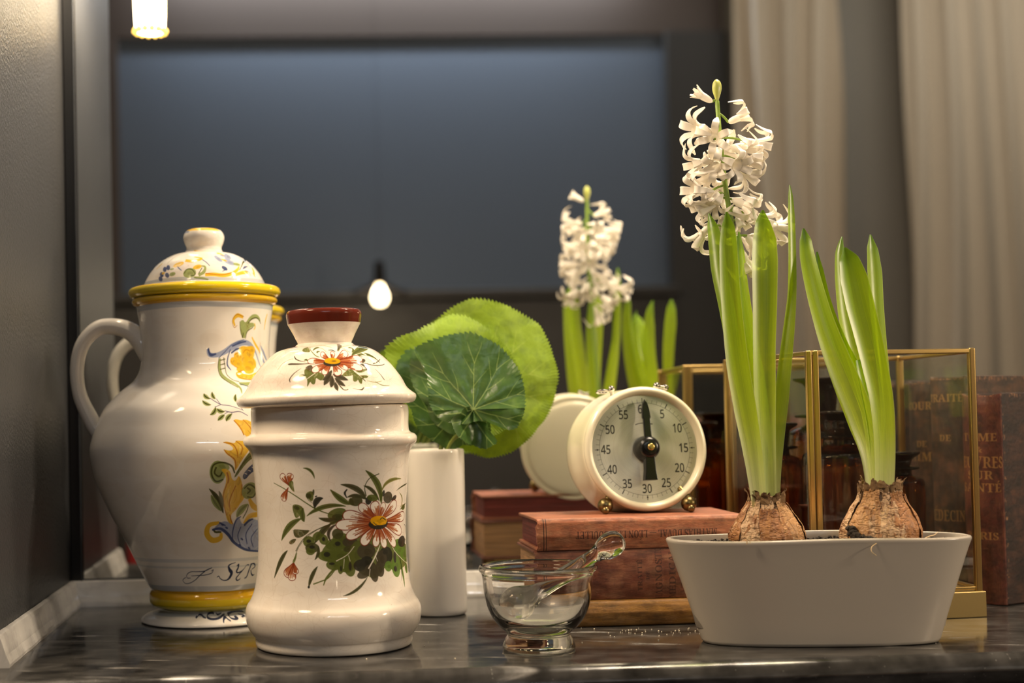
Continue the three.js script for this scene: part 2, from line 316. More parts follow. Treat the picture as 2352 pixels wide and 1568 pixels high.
  k.blob(22.7,53.6,2.47,2.75,-20,'g');
  k.blob(26.5,51.8,2.95,5.73,8,'g');
  k.blob(31.6,53.4,3.16,4.63,6,'g');
  k.blob(37.6,61.4,5.81,5.07,0,'k');
  k.blob(33.4,59.6,4.26,4.96,0,'g');
  k.blob(39.2,54.4,3.14,3.08,0,'e');
  k.blob(47.6,53.6,4.59,6.28,-4,'e');
  k.blob(53.9,63.7,6.84,2.97,0,'e');
  k.blob(61.5,60.3,6.06,4.41,0,'e');
  k.blob(51.1,67.7,6.44,2.75,0,'e');
  k.blob(58.9,68.6,6.59,3.31,0,'k');
  k.blob(64.3,51.3,3.15,3.64,0,'e');
  k.blob(-16.3,72.6,1.48,0.99,0,'k');
  k.blob(-14.1,68.9,1.63,0.99,0,'k');
  k.blob(-6.5,73.8,0.91,1.21,0,'k');
  k.blob(-4.5,64.2,1.91,1.43,0,'k');
  k.blob(2.6,70.8,1.68,1.32,0,'k');
  k.blob(-1.4,58.4,1.67,0.77,0,'k');
  k.blob(4.3,55.1,0.56,1.65,0,'k');
  k.blob(10.3,56.4,0.91,2.42,0,'k');
  k.blob(46.7,59.5,1.50,3.31,0,'k');
  k.blob(46.3,52.1,1.65,1.65,0,'k');
  k.blob(37.3,63.5,2.28,1.43,0,'k');
  k.blob(18.1,57.0,2.38,1.10,0,'k');
  k.leaf(-10.0,69.9,-9.0,64.7,-12.5,60.8,2.09,'d');
  k.leaf(2.8,83.3,-6.4,79.3,-1.7,72.2,2.20,'g');
  k.leaf(52.3,61.2,56.9,49.9,55.2,39.4,2.75,'e');
  k.leaf(51.1,61.3,57.2,55.3,52.1,43.5,0.88,'k');
  k.leaf(60.8,56.0,75.0,48.9,75.0,36.9,0.66,'d');
  k.leaf(65.1,79.5,75.0,75.4,75.0,69.4,1.65,'k');
  k.leaf(65.7,69.7,75.0,66.6,75.0,62.8,1.43,'k');
  k.leaf(72.0,87.8,74.9,83.2,75.0,78.7,0.77,'d');
  k.brush([[-6.9,45.0,0.55],[-5.3,49.1,1.21],[0.1,55.2,1.43],[2.2,56.7,0.88]],'o');
  k.brush([[-13.4,45.8,0.77],[-8.9,47.4,0.77],[-4.2,49.4,0.77],[1.2,55.2,0.55]],'o');
  k.leaf(-16.3,43.8,-14.9,51.7,-10.5,56.9,2.64,'d');
  k.blob(-16.2,44.0,0.69,0.77,0,'k');
  k.leaf(5.0,38.3,14.1,39.7,21.7,49.0,1.87,'d');
  k.brush([[13.4,68.8,0.44],[8.8,63.8,0.44],[1.3,59.9,0.55]],'w');
  k.brush([[32.4,68.1,0.44],[28.7,62.1,0.99],[22.7,54.1,0.88]],'w');
  k.brush([[43.9,67.0,0.44],[47.9,62.6,0.44],[60.7,55.7,0.44],[75.0,52.4,0.33]],'w');
  k.brush([[6.6,61.2,0.33],[5.9,55.0,0.28]],'w');
  k.brush([[28.7,61.6,0.33],[29.9,58.3,0.28]],'w');
  k.brush([[23.9,54.0,0.44],[22.9,48.9,0.28]],'w');
  k.brush([[9.4,63.2,0.33],[10.4,59.5,0.33]],'w');
  k.petal(31.5,83.0,36.3,95.2,4.41,'a');
  k.petal(31.5,83.0,27.6,96.3,6.89,'a');
  k.petal(31.5,83.0,49.1,95.0,6.89,'a');
  k.petal(31.5,83.0,17.0,94.9,5.78,'a');
  k.petal(31.5,83.0,65.3,85.2,6.33,'a');
  k.petal(31.5,83.0,6.2,88.9,7.44,'a');
  k.petal(31.5,83.0,57.8,74.9,6.89,'a');
  k.petal(31.5,83.0,1.6,82.3,6.72,'a');
  k.petal(31.5,83.0,48.2,66.5,5.78,'a');
  k.petal(31.5,83.0,37.1,66.3,5.23,'a');
  k.petal(31.5,83.0,28.8,67.5,5.51,'a');
  k.petal(31.5,83.0,18.5,69.6,6.61,'a');
  k.petal(31.5,83.0,8.2,74.5,6.33,'a');
  k.blob(31.9,81.9,7.42,3.19,0,'k');
  k.blob(32.2,83.8,6.45,2.86,-4,'Y');
  k.blob(29.5,82.1,2.03,1.10,0,'Y');
  k.blob(35.9,81.9,2.24,0.88,0,'Y');
  k.brush([[32.9,84.5,0.55],[34.7,85.5,0.66],[38.2,83.9,0.66]],'k');
  k.brush([[27.5,83.2,0.44],[29.5,81.5,0.44],[32.3,80.8,0.44],[37.5,81.0,0.44]],'k');
  k.leaf(-11.1,111.8,-12.2,118.6,-18.3,118.6,1.72,'o');
  k.petal(-28.4,107.3,-34.4,114.8,4.39,'a');
  k.petal(-28.7,107.7,-27.0,115.3,4.58,'b');
  k.petal(-29.2,106.5,-34.5,98.0,4.77,'b');
  k.area([[-29.4,107.7],[-28.1,110.5],[-25.3,110.8],[-25.5,107.3],[-24.5,102.3]],'o');
  k.area([[-27.6,95.2],[-23.9,96.0],[-18.9,93.9],[-21.1,90.0],[-23.3,87.0],[-25.7,87.2]],'o');
  k.blob(-24.0,93.6,1.95,1.15,-20,'d');
  k.leaf(-19.4,93.6,-21.2,88.1,-18.9,84.7,3.82,'o');
  k.leaf(-20.8,86.8,-31.7,83.4,-36.9,72.5,4.20,'o');
  k.leaf(-14.6,79.5,-22.1,76.3,-27.9,79.4,0.00,'d');
  k.area([[-27.4,79.4],[-25.8,80.1],[-19.1,79.5],[-14.7,79.6],[-18.6,76.3],[-23.2,74.3],[-26.6,75.3]],'d');
  k.area([[-24.8,74.0],[-28.0,73.7],[-30.8,72.0],[-30.3,70.5],[-28.0,70.3],[-25.8,72.2]],'d');
  k.leaf(-31.8,66.5,-38.2,61.3,-43.1,48.4,3.25,'d');
  k.brush([[0.9,84.3,0.38],[-8.4,80.8,0.38],[-17.1,75.4,0.29],[-23.2,69.0,0.29],[-25.9,63.5,0.38]],'d');
  k.petal(-27.4,59.0,-33.2,50.1,5.73,'b');
  k.petal(-27.2,59.0,-28.4,47.7,5.73,'b');
  k.petal(-26.9,59.0,-25.2,51.8,4.20,'b');
  k.area([[-28.5,58.9],[-25.9,63.5],[-24.1,66.3],[-26.1,58.5]],'o');
}
function jarLidDecor(k) {
  k.area([[-23.6,193.7],[-24.8,196.0],[-20.1,196.6],[-13.1,192.7],[-19.2,192.7]],'o');
  k.brush([[-18.3,196.2,0.32],[-12.2,192.4,0.45],[-8.4,190.0,0.57],[-5.3,189.0,0.32]],'o');
  k.leaf(-12.1,193.3,-12.4,195.7,-6.6,195.6,1.59,'o');
  k.brush([[-7.2,195.6,0.25],[-2.6,194.5,0.25],[0.3,192.5,0.25]],'y');
  k.brush([[-17.5,197.3,0.19],[-3.1,197.2,0.25],[7.1,195.4,0.25]],'y');
  k.leaf(10.6,192.7,14.6,196.9,24.9,197.9,1.91,'g');
  k.brush([[2.3,193.6,0.32],[6.1,193.5,0.70],[8.6,192.4,0.45]],'k');
  k.brush([[11.5,192.7,0.51],[15.6,195.0,0.25],[28.9,196.6,0.25],[38.3,196.1,0.25]],'y');
  k.leaf(24.1,195.0,32.6,195.5,23.7,191.7,1.59,'o');
  k.brush([[15.9,195.4,0.32],[19.7,193.7,0.32],[21.6,191.7,0.45]],'y');
  k.leaf(21.9,189.7,31.9,194.7,64.5,196.4,3.18,'o');
  k.leaf(27.2,190.1,45.7,192.3,46.7,184.8,2.23,'o');
  k.leaf(27.5,189.4,30.3,190.1,31.9,188.8,0.95,'o');
  k.brush([[-37.4,182.0,0.25],[-36.1,185.7,0.51],[-32.7,187.8,0.38],[-28.5,188.9,0.19]],'y');
  k.brush([[-28.2,190.5,0.57],[-25.2,188.5,0.70],[-20.7,187.1,0.45],[-16.2,186.3,0.19]],'g');
  k.brush([[-30.1,185.3,0.64],[-27.8,185.3,1.27],[-22.2,185.1,0.95],[-16.6,185.0,0.45],[-11.3,185.3,0.64]],'g');
  k.leaf(-7.0,191.9,-9.6,192.9,-5.3,192.9,1.27,'o');
  k.leaf(-17.5,187.3,-16.3,188.3,-14.1,186.9,1.27,'o');
  k.brush([[-23.6,173.5,0.45],[-24.4,175.4,0.83],[-22.7,178.7,0.64],[-18.1,182.3,0.16]],'g');
  k.area([[-15.2,182.6],[-12.6,184.1],[-10.3,184.0],[-9.2,181.2],[-10.3,179.3],[-12.8,180.0],[-14.5,181.3]],'g');
  k.area([[-15.5,179.8],[-15.1,182.2],[-10.3,179.6],[-5.7,179.8],[-1.4,177.2],[-2.0,175.1],[-3.5,173.6],[-5.4,174.5],[-7.0,176.1],[-7.2,172.4],[-8.2,171.2],[-9.7,172.2],[-10.5,173.7],[-11.4,171.0],[-12.3,169.7],[-12.1,174.1],[-13.7,176.3]],'o');
  k.leaf(-13.3,177.5,-16.7,177.6,-18.6,177.2,1.59,'o');
  k.brush([[-12.9,175.0,0.38],[-8.8,178.0,0.45],[-4.0,181.0,0.38],[-1.6,182.9,0.19]],'w');
  k.leaf(3.4,180.3,1.8,177.2,-2.8,173.9,2.86,'g');
  k.leaf(2.8,177.8,0.1,174.7,-2.0,170.8,3.50,'g');
  k.leaf(3.4,177.2,3.3,172.2,2.0,169.3,3.18,'g');
  k.leaf(3.8,177.8,7.7,175.8,13.1,173.6,3.50,'g');
  k.leaf(4.8,175.3,7.5,172.1,10.7,169.8,2.86,'g');
  k.leaf(5.2,172.8,4.9,169.7,5.8,166.9,2.55,'g');
  k.brush([[6.5,171.5,0.45],[8.2,169.0,0.76],[9.3,167.5,0.64],[11.2,167.4,0.45],[11.9,167.9,0.57]],'g');
  k.brush([[3.2,178.4,0.32],[4.4,174.7,0.38],[5.4,172.2,0.25],[7.1,169.4,0.19]],'w');
  k.area([[9.7,177.1],[12.4,179.2],[16.5,181.1],[18.8,179.5],[18.5,177.0],[13.5,176.1],[10.0,176.3]],'o');
  k.area([[17.7,179.5],[19.7,178.2],[21.0,176.3],[25.9,176.6],[28.0,176.0],[26.5,174.7],[23.2,174.8],[22.0,172.3],[21.5,170.9],[20.0,171.4],[19.6,174.2],[18.9,172.9],[17.1,172.3],[15.9,173.3]],'o');
  k.area([[19.5,179.5],[25.3,180.4],[28.8,180.7],[27.3,179.2],[23.3,178.2],[20.6,178.5]],'o');
  k.brush([[19.7,178.2,0.25],[22.2,175.7,0.32],[24.4,172.3,0.25]],'w');
  k.brush([[22.9,174.8,0.51],[24.0,173.2,0.76],[24.5,172.6,0.32]],'d');
  k.blob(30.0,186.2,2.09,0.95,20,'g');
  k.brush([[24.8,185.2,0.32],[30.4,184.3,0.64],[37.1,183.0,0.57],[45.7,183.1,0.51],[51.8,184.0,0.32]],'g');
  k.brush([[37.5,184.0,0.57],[44.3,185.4,0.45],[52.1,187.5,0.25]],'g');
  k.brush([[45.6,186.7,0.32],[46.5,184.6,0.45]],'d');
  k.leaf(24.9,183.9,31.2,183.0,27.9,179.5,2.23,'g');
  k.leaf(29.4,183.0,30.8,182.3,31.8,180.7,0.83,'g');
  k.brush([[36.2,187.2,0.19],[40.4,184.7,0.25],[40.3,181.1,0.19]],'y');
  k.brush([[36.6,180.5,0.25],[38.6,177.0,0.51],[39.6,174.1,0.76],[40.3,173.2,0.25]],'g');
  k.brush([[26.0,172.9,0.25],[31.5,171.9,0.45],[37.2,172.7,0.19]],'y');
  k.brush([[31.6,172.2,0.32],[35.9,170.0,0.51],[42.3,169.7,0.25]],'o');
  k.brush([[14.7,168.3,0.13],[17.9,167.5,0.38],[19.9,167.3,0.95],[22.3,168.9,0.32]],'g');
  k.petal(4.4,185.6,6.1,192.6,3.50,'a');
  k.petal(4.4,185.6,-4.5,191.9,3.66,'a');
  k.petal(4.4,185.6,19.4,192.3,4.45,'a');
  k.petal(4.4,185.6,30.0,187.8,4.77,'a');
  k.petal(4.4,185.6,-14.4,186.9,3.82,'a');
  k.petal(4.4,185.6,25.9,181.1,4.77,'a');
  k.petal(4.4,185.6,-10.1,180.2,4.45,'a');
  k.petal(4.4,185.6,-2.8,177.9,4.14,'a');
  k.petal(4.4,185.6,8.2,176.8,5.41,'a');
  k.petal(4.4,185.6,14.9,180.8,3.18,'a');
  k.blob(4.1,185.0,5.77,2.10,0,'k');
  k.blob(4.6,186.3,5.52,1.85,-2,'Y');
  k.blob(5.8,186.2,1.58,0.25,0,'k');
}
function ewerLidDecor(k) {
  k.brush([[-52.0,263.4,0.45],[-49.4,268.7,1.16],[-46.8,274.4,1.34],[-45.0,277.6,0.72]],'S');
  k.brush([[-37.5,266.0,0.36],[-36.5,271.8,0.63],[-31.2,275.1,0.36]],'S');
  k.brush([[-52.3,263.0,1.34],[-47.6,267.2,1.34]],'Q');
  k.blob(-36.5,261.8,3.26,1.34,-30,'B');
  k.blob(-37.1,257.7,3.10,1.34,-30,'B');
  k.blob(-30.3,256.8,2.75,1.34,-30,'B');
  k.blob(-36.5,254.5,2.94,1.34,-30,'B');
  k.blob(-33.1,262.9,3.16,1.34,-30,'B');
  k.blob(-35.9,258.7,1.68,0.89,0,'Q');
  k.blob(-27.6,261.4,2.19,0.72,0,'S');
  k.blob(-25.0,257.4,2.71,1.43,0,'S');
  k.blob(-22.3,264.7,4.96,1.79,10,'Q');
  k.brush([[-23.0,263.3,0.45],[-19.4,261.2,0.72],[-16.8,259.7,0.36]],'B');
  k.brush([[-16.5,267.7,2.24],[-8.5,267.0,2.24],[1.1,268.8,1.34],[-8.2,270.6,0.72]],'Q');
  k.brush([[1.2,268.2,0.63],[5.3,265.8,0.72],[8.4,262.9,0.63]],'B');
  k.blob(-2.9,262.1,3.67,1.61,10,'Q');
  k.blob(-9.2,257.6,5.06,3.49,0,'S');
  k.brush([[-13.8,257.3,0.63],[-12.3,260.4,0.63],[-6.9,259.8,0.63],[-4.5,256.1,0.63],[-8.3,255.3,0.54]],'T');
  k.brush([[-1.5,255.6,2.24],[2.9,258.2,2.68],[4.0,262.0,1.79],[0.8,263.0,0.89]],'S');
  k.brush([[-1.5,256.9,0.63],[1.4,261.5,0.63]],'T');
  k.brush([[-5.3,254.3,1.16],[1.4,253.7,1.16],[6.6,252.3,0.72]],'S');
  k.brush([[-4.7,253.6,0.45],[6.1,252.1,0.36]],'T');
  k.brush([[3.9,255.9,2.24],[10.7,256.2,2.86],[19.2,255.6,2.95],[27.2,257.2,2.50],[34.9,260.7,1.79],[38.6,263.3,0.89]],'Q');
  k.brush([[4.4,256.9,0.72],[18.3,256.0,0.63],[30.1,258.7,0.63]],'R');
  k.brush([[26.2,254.4,0.89],[33.0,257.0,2.24],[42.0,258.8,2.68],[45.7,258.6,1.34]],'Q');
  k.blob(18.7,268.9,3.69,1.97,-30,'b');
  k.blob(32.7,270.9,5.54,2.06,20,'b');
  k.blob(29.7,266.3,5.46,2.24,-10,'b');
  k.blob(27.3,271.8,3.60,0.89,0,'b');
  k.brush([[21.3,273.8,1.34],[27.2,273.4,1.79],[29.1,271.9,1.16]],'Q');
  k.blob(24.6,267.8,2.87,0.63,-15,'Q');
  k.blob(21.8,261.2,2.41,1.52,-20,'B');
  k.brush([[18.8,258.6,0.36],[22.6,260.3,0.89]],'B');
  k.brush([[71.2,274.6,0.72],[70.7,272.2,1.34],[48.1,266.7,0.89],[36.7,260.4,0.45]],'T');
  k.blob(37.2,264.9,4.03,1.16,0,'S');
  k.brush([[40.7,261.1,0.89],[46.8,263.3,1.34],[51.9,264.1,0.54]],'B');
  k.brush([[43.1,260.3,0.54],[47.9,259.2,0.72],[48.0,256.4,0.36]],'T');
  k.brush([[61.4,263.9,2.24],[57.7,260.8,2.24],[53.8,256.8,1.34],[54.9,256.0,0.63]],'Q');
  k.brush([[52.8,259.5,0.89],[54.4,256.4,0.89]],'S');
  k.brush([[75.0,265.2,1.34],[75.0,260.9,1.34],[75.0,258.8,0.45]],'Q');
  k.brush([[71.4,271.2,0.45],[68.6,265.8,0.54]],'S');
  k.blob(57.2,267.8,7.67,1.07,-30,'b');
  k.brush([[-23.7,277.5,0.89],[-0.6,276.3,0.63],[13.9,276.3,0.45]],'Q');
}
function ewerBodyDecor(k) {
  k.brush([[52.5,224.9,2.26],[44.1,225.9,3.17],[39.4,222.6,2.83],[41.6,218.2,1.70]],'Q');
  k.brush([[53.5,225.2,0.45],[43.1,226.4,0.45],[38.0,222.0,0.45],[40.7,217.1,0.45],[44.6,218.8,0.34]],'R');
  k.area([[47.5,221.6],[52.7,223.3],[56.2,220.1],[63.5,226.8],[73.6,227.9],[82.0,224.6],[82.8,221.3],[75.9,224.4],[67.6,224.7],[60.8,220.7],[69.5,221.4],[72.6,218.2],[64.7,218.0],[58.0,213.5],[57.0,209.1],[51.4,210.1],[48.5,215.0]],'S');
  k.brush([[48.0,221.6,0.57],[49.5,215.0,0.68],[52.5,209.6,0.79]],'T');
  k.brush([[59.7,220.1,0.79],[65.3,223.5,1.02],[75.8,224.6,0.91],[83.7,220.7,0.57]],'T');
  k.brush([[57.0,209.1,0.68],[59.1,214.1,0.79],[68.6,217.8,0.68]],'T');
  k.brush([[70.9,220.9,0.91],[72.6,218.2,1.47],[70.2,216.0,0.91]],'Q');
  k.brush([[53.4,213.5,1.13],[52.5,209.6,0.91]],'T');
  k.brush([[98.2,228.5,1.70],[94.9,222.8,2.26],[93.3,216.6,1.02]],'Q');
  k.brush([[67.4,210.4,1.36],[74.0,205.5,2.49],[81.4,201.2,2.26],[84.1,197.9,0.91]],'Q');
  k.brush([[85.1,206.9,0.45],[81.7,199.0,0.45]],'R');
  k.brush([[7.6,201.9,2.83],[8.9,198.1,3.74],[16.0,196.9,3.17],[27.1,199.1,3.96],[37.9,202.9,5.09],[52.6,206.3,4.53],[65.8,204.8,3.40],[74.7,198.9,2.49],[80.6,187.8,1.70]],'b');
  k.brush([[8.1,201.9,2.26],[10.6,197.5,2.49],[17.8,198.0,1.36]],'B');
  k.brush([[38.0,203.5,1.13],[48.3,206.0,1.70],[58.3,207.2,0.91]],'B');
  k.brush([[36.6,198.5,1.25],[43.9,201.3,1.47],[52.6,202.5,0.91]],'B');
  k.brush([[20.4,194.7,0.57],[28.0,199.1,0.57],[38.0,204.6,0.45],[54.8,208.5,0.45]],'B');
  k.brush([[35.8,201.3,0.79],[31.5,194.1,1.25],[30.7,189.7,1.70],[34.3,185.9,0.57]],'B');
  k.blob(92.1,199.2,7.82,1.36,-40,'b');
  k.blob(97.9,195.9,9.06,1.36,-40,'b');
  k.blob(88.8,194.6,7.11,1.36,-40,'b');
  k.blob(90.7,191.9,7.40,1.36,-40,'b');
  k.blob(39.3,192.5,4.40,2.83,0,'Q');
  k.blob(44.9,196.4,4.63,2.60,0,'Q');
  k.blob(44.4,190.8,5.17,2.83,0,'Q');
  k.blob(54.6,200.8,6.78,2.72,0,'Q');
  k.blob(61.4,198.7,9.11,4.53,0,'Q');
  k.blob(66.7,201.0,6.15,2.83,0,'Q');
  k.blob(52.7,194.2,7.06,3.96,0,'Q');
  k.blob(62.1,191.5,9.79,4.53,0,'Q');
  k.blob(46.9,186.4,5.13,2.04,0,'Q');
  k.blob(56.0,187.6,9.42,3.96,0,'Q');
  k.brush([[53.2,198.6,0.45],[56.9,200.9,0.45],[64.0,199.8,0.45],[62.1,195.4,0.45]],'R');
  k.brush([[36.0,193.0,0.45],[38.2,189.7,0.45],[43.6,187.5,0.45]],'R');
  k.brush([[41.5,197.5,0.45],[47.8,198.6,0.45],[49.6,195.3,0.45]],'R');
  k.brush([[68.3,194.3,0.45],[70.2,189.9,0.45],[72.0,186.6,0.45]],'R');
  k.brush([[42.1,184.7,0.45],[50.6,185.9,0.45]],'R');
  k.area([[39.0,184.2],[44.3,185.3],[54.1,181.9],[67.0,184.3],[78.4,186.1],[66.1,180.9],[50.4,178.5],[40.7,179.4],[38.7,181.4]],'Q');
  k.brush([[39.7,183.6,0.57],[42.0,180.8,0.57],[52.6,178.8,0.57],[60.8,179.7,0.45]],'R');
  k.brush([[22.2,194.7,1.70],[21.1,188.7,2.83],[22.1,183.1,3.06],[26.5,179.2,3.06],[33.0,175.8,2.49],[36.1,172.4,2.04],[35.2,168.5,0.68]],'S');
  k.brush([[20.8,194.2,0.79],[19.2,187.6,0.79],[20.6,182.0,0.68],[26.4,177.5,0.68],[34.2,173.0,0.57]],'T');
  k.brush([[26.8,195.2,0.91],[27.6,187.5,0.79],[28.0,183.1,0.68],[33.3,178.6,0.57],[39.0,177.4,0.45]],'T');
  k.brush([[22.1,193.1,0.57],[28.6,194.2,0.79]],'T');
  k.brush([[21.7,189.8,0.57],[28.1,190.8,0.79]],'T');
  k.brush([[21.2,186.5,0.57],[27.6,187.5,0.79]],'T');
  k.brush([[37.7,175.8,2.26],[47.3,175.7,2.49],[58.4,177.4,1.13]],'S');
  k.brush([[37.7,175.8,0.57],[44.1,174.0,0.68],[49.4,172.9,0.45]],'B');
  k.leaf(8.2,165.1,3.5,166.3,3.2,169.0,3.17,'S');
  k.leaf(8.2,165.1,3.5,166.3,3.2,169.0,1.11,'T');
  k.leaf(12.3,165.0,9.5,166.7,10.1,170.0,3.17,'S');
  k.leaf(12.3,165.0,9.5,166.7,10.1,170.0,1.11,'T');
  k.leaf(8.6,160.8,4.1,160.9,2.1,164.1,2.83,'S');
  k.leaf(8.6,160.8,4.1,160.9,2.1,164.1,0.99,'T');
  k.leaf(11.7,159.2,11.5,154.9,7.5,153.7,3.17,'S');
  k.leaf(11.7,159.2,11.5,154.9,7.5,153.7,1.11,'T');
  k.leaf(18.0,155.9,13.6,155.4,13.0,158.1,3.40,'S');
  k.leaf(18.0,155.9,13.6,155.4,13.0,158.1,1.19,'T');
  k.leaf(17.8,153.7,15.0,151.7,12.7,149.6,3.17,'S');
  k.leaf(17.8,153.7,15.0,151.7,12.7,149.6,1.11,'T');
  k.leaf(23.2,154.2,19.2,151.6,18.6,149.0,3.40,'S');
  k.leaf(23.2,154.2,19.2,151.6,18.6,149.0,1.19,'T');
  k.leaf(29.3,162.6,26.3,163.7,29.7,168.1,2.94,'S');
  k.leaf(29.3,162.6,26.3,163.7,29.7,168.1,1.03,'T');
  k.brush([[8.0,165.6,0.45],[12.1,162.9,0.57],[16.1,160.8,0.57],[21.8,160.0,0.45],[27.2,158.3,0.34],[31.4,156.7,0.23]],'V');
  k.brush([[12.9,165.0,0.45],[15.5,161.0,0.45]],'V');
  k.brush([[11.2,159.2,0.45],[15.8,160.7,0.34]],'V');
  k.brush([[18.0,156.4,0.45],[22.8,155.2,0.68],[29.0,155.6,0.57],[34.6,152.6,0.45]],'V');
  k.brush([[17.8,154.3,0.34],[21.2,155.8,0.45]],'V');
  k.brush([[23.2,154.2,0.34],[22.8,155.2,0.34]],'V');
  k.brush([[29.0,162.6,0.45],[30.6,158.3,0.45],[31.9,156.1,0.34]],'V');
  k.area([[23.5,149.9],[26.1,150.4],[28.9,149.1],[32.1,150.1],[35.6,148.6],[39.1,146.7],[39.3,140.1],[35.9,138.0],[31.5,137.4],[29.1,140.4],[26.8,144.8]],'Q');
  k.brush([[23.8,149.5,0.62],[27.5,144.8,0.62],[29.6,138.9,0.62]],'R');
  k.brush([[30.5,149.8,0.47],[34.2,145.3,0.62],[36.3,140.2,0.62]],'R');
  k.area([[15.3,134.3],[17.7,135.1],[22.9,133.0],[23.7,135.5],[27.1,135.0],[30.6,134.6],[34.0,133.0],[32.2,128.1],[28.1,123.1],[24.2,115.3],[22.8,113.9],[22.7,120.4],[20.7,123.4],[16.7,126.4],[15.6,129.6],[19.3,128.1],[22.0,129.1],[20.8,132.0]],'Q');
  k.brush([[15.6,134.3,0.62],[21.5,132.7,0.78],[24.0,128.3,0.62],[24.7,123.2,0.47]],'R');
  k.brush([[15.7,129.3,0.62],[18.0,126.3,0.62],[22.7,121.9,0.78],[23.5,116.1,0.47]],'R');
  k.brush([[23.7,135.1,0.47],[27.5,131.1,0.62],[26.7,125.3,0.47]],'R');
  k.area([[22.3,109.6],[26.2,117.4],[32.2,127.3],[36.6,130.1],[38.0,124.2],[32.3,121.5],[27.0,114.5],[23.7,109.5]],'o');
  k.brush([[23.7,111.7,0.47],[30.9,122.3,0.62],[37.2,126.4,0.62]],'T');
  k.area([[28.0,109.4],[29.9,113.7],[34.6,118.6],[38.9,120.6],[40.0,114.7],[34.3,112.8],[30.3,107.1]],'B');
  k.brush([[29.6,112.2,0.62],[31.4,111.4,0.62]],'w');
  k.brush([[32.0,114.3,0.62],[33.8,113.5,0.62]],'w');
  k.brush([[34.4,116.4,0.62],[36.2,115.6,0.62]],'w');
  k.brush([[36.7,118.5,0.62],[38.6,117.7,0.62]],'w');
  k.blob(11.7,113.6,4.83,7.37,0,'S');
  k.blob(14.0,117.8,5.09,2.79,-20,'S');
  k.brush([[15.5,108.4,0.93],[10.7,107.1,1.09],[7.7,112.2,1.09],[9.1,118.7,1.09],[14.7,120.3,1.09],[20.7,117.6,1.24],[22.9,112.5,0.93]],'T');
  k.brush([[10.7,117.2,1.09],[9.7,112.9,1.09],[12.7,110.6,1.09],[14.7,113.5,0.78]],'T');
  k.area([[13.4,115.3],[16.1,116.3],[20.1,114.0],[21.0,108.2],[23.9,106.6],[25.8,111.6],[28.3,105.7],[29.6,99.8],[29.2,91.0],[25.8,85.9],[22.1,83.1],[23.6,77.0],[25.6,74.7],[22.1,75.6],[18.7,81.0],[17.5,87.0],[15.0,91.5],[15.1,98.9],[17.6,106.1],[16.8,112.0]],'Q');
  k.brush([[18.0,105.4,0.62],[15.9,97.4,0.62],[17.0,88.5,0.62],[19.0,82.5,0.62]],'R');
  k.brush([[24.1,103.7,0.62],[20.5,92.8,0.78],[21.5,85.4,0.62]],'R');
  k.brush([[28.4,104.3,0.62],[28.7,94.7,0.62],[25.0,86.7,0.62]],'R');
  k.brush([[17.8,113.4,1.09],[18.9,108.3,1.09],[18.4,105.4,0.78]],'R');
  k.brush([[21.3,83.1,0.62],[23.5,77.8,0.93],[25.6,74.7,0.62]],'R');
  k.brush([[31.2,99.0,2.33],[28.9,93.2,2.79],[24.8,88.2,2.02]],'Q');
  k.blob(34.6,99.6,5.39,5.43,0,'S');
  k.brush([[30.2,101.3,0.93],[33.6,104.0,1.09],[39.2,100.1,1.09],[38.1,95.0,0.93],[33.3,95.2,0.78]],'T');
  k.brush([[32.4,101.9,1.09],[34.9,99.6,1.24],[32.9,97.5,0.78]],'T');
  k.brush([[35.1,93.7,2.02],[39.5,88.3,3.88],[45.5,85.0,3.10]],'Q');
  k.brush([[34.2,75.8,2.02],[37.5,80.9,3.57],[44.4,82.1,3.88]],'Q');
  k.leaf(16.5,84.1,13.0,95.3,5.9,102.1,3.42,'T');
  k.leaf(14.9,85.6,9.4,91.7,7.3,97.7,3.88,'S');
  k.leaf(15.7,84.8,15.3,94.5,12.6,100.4,2.64,'T');
  k.leaf(27.3,80.6,29.0,86.5,35.0,90.0,5.43,'S');
  k.brush([[32.5,79.7,0.78],[34.9,85.5,0.78],[35.4,89.6,0.47]],'T');
  k.brush([[13.6,77.4,2.33],[5.4,75.4,3.42],[3.6,69.4,4.66],[7.9,64.7,4.19],[15.1,66.0,3.88],[15.7,69.8,2.02]],'Q');
  k.brush([[8.8,73.0,1.55],[10.5,70.7,1.55],[15.7,70.6,1.55]],'T');
  k.area([[8.8,73.0],[13.6,77.4],[19.3,78.7],[24.8,74.7],[26.6,79.9],[28.8,82.1],[32.7,74.4],[36.4,78.0],[41.5,79.2],[50.0,76.5],[62.1,53.7],[50.5,53.7],[37.9,57.4],[27.8,61.7],[22.2,67.3],[17.4,70.5],[11.3,71.5]],'b');
  k.brush([[7.9,72.3,1.55],[14.7,72.9,1.86],[21.1,68.8,2.33],[27.6,62.5,2.02],[40.3,56.5,1.71],[57.9,54.0,1.09]],'B');
  k.brush([[26.5,63.3,0.78],[25.4,70.2,0.93],[27.5,79.1,1.09],[30.6,81.2,0.78]],'B');
  k.brush([[35.4,59.1,0.62],[30.6,66.9,0.78],[32.0,73.7,0.78]],'B');
  k.brush([[41.3,60.3,0.78],[38.0,68.1,0.93],[41.6,75.4,0.93]],'B');
  k.brush([[49.0,57.6,0.62],[44.1,64.7,0.78],[47.9,71.3,0.78]],'B');
  k.brush([[34.6,74.3,1.55],[38.2,77.9,2.02],[41.6,78.8,0.93]],'B');
  k.brush([[13.6,77.4,1.24],[18.8,75.0,0.93]],'B');
  k.blob(16.2,75.8,1.26,0.62,-30,'B');
  k.blob(19.8,73.4,1.30,0.62,-30,'B');
  k.blob(35.0,64.4,1.49,0.62,-30,'B');
  k.blob(44.6,57.1,1.69,0.62,-30,'B');
  k.blob(34.1,59.9,1.54,0.62,-30,'B');
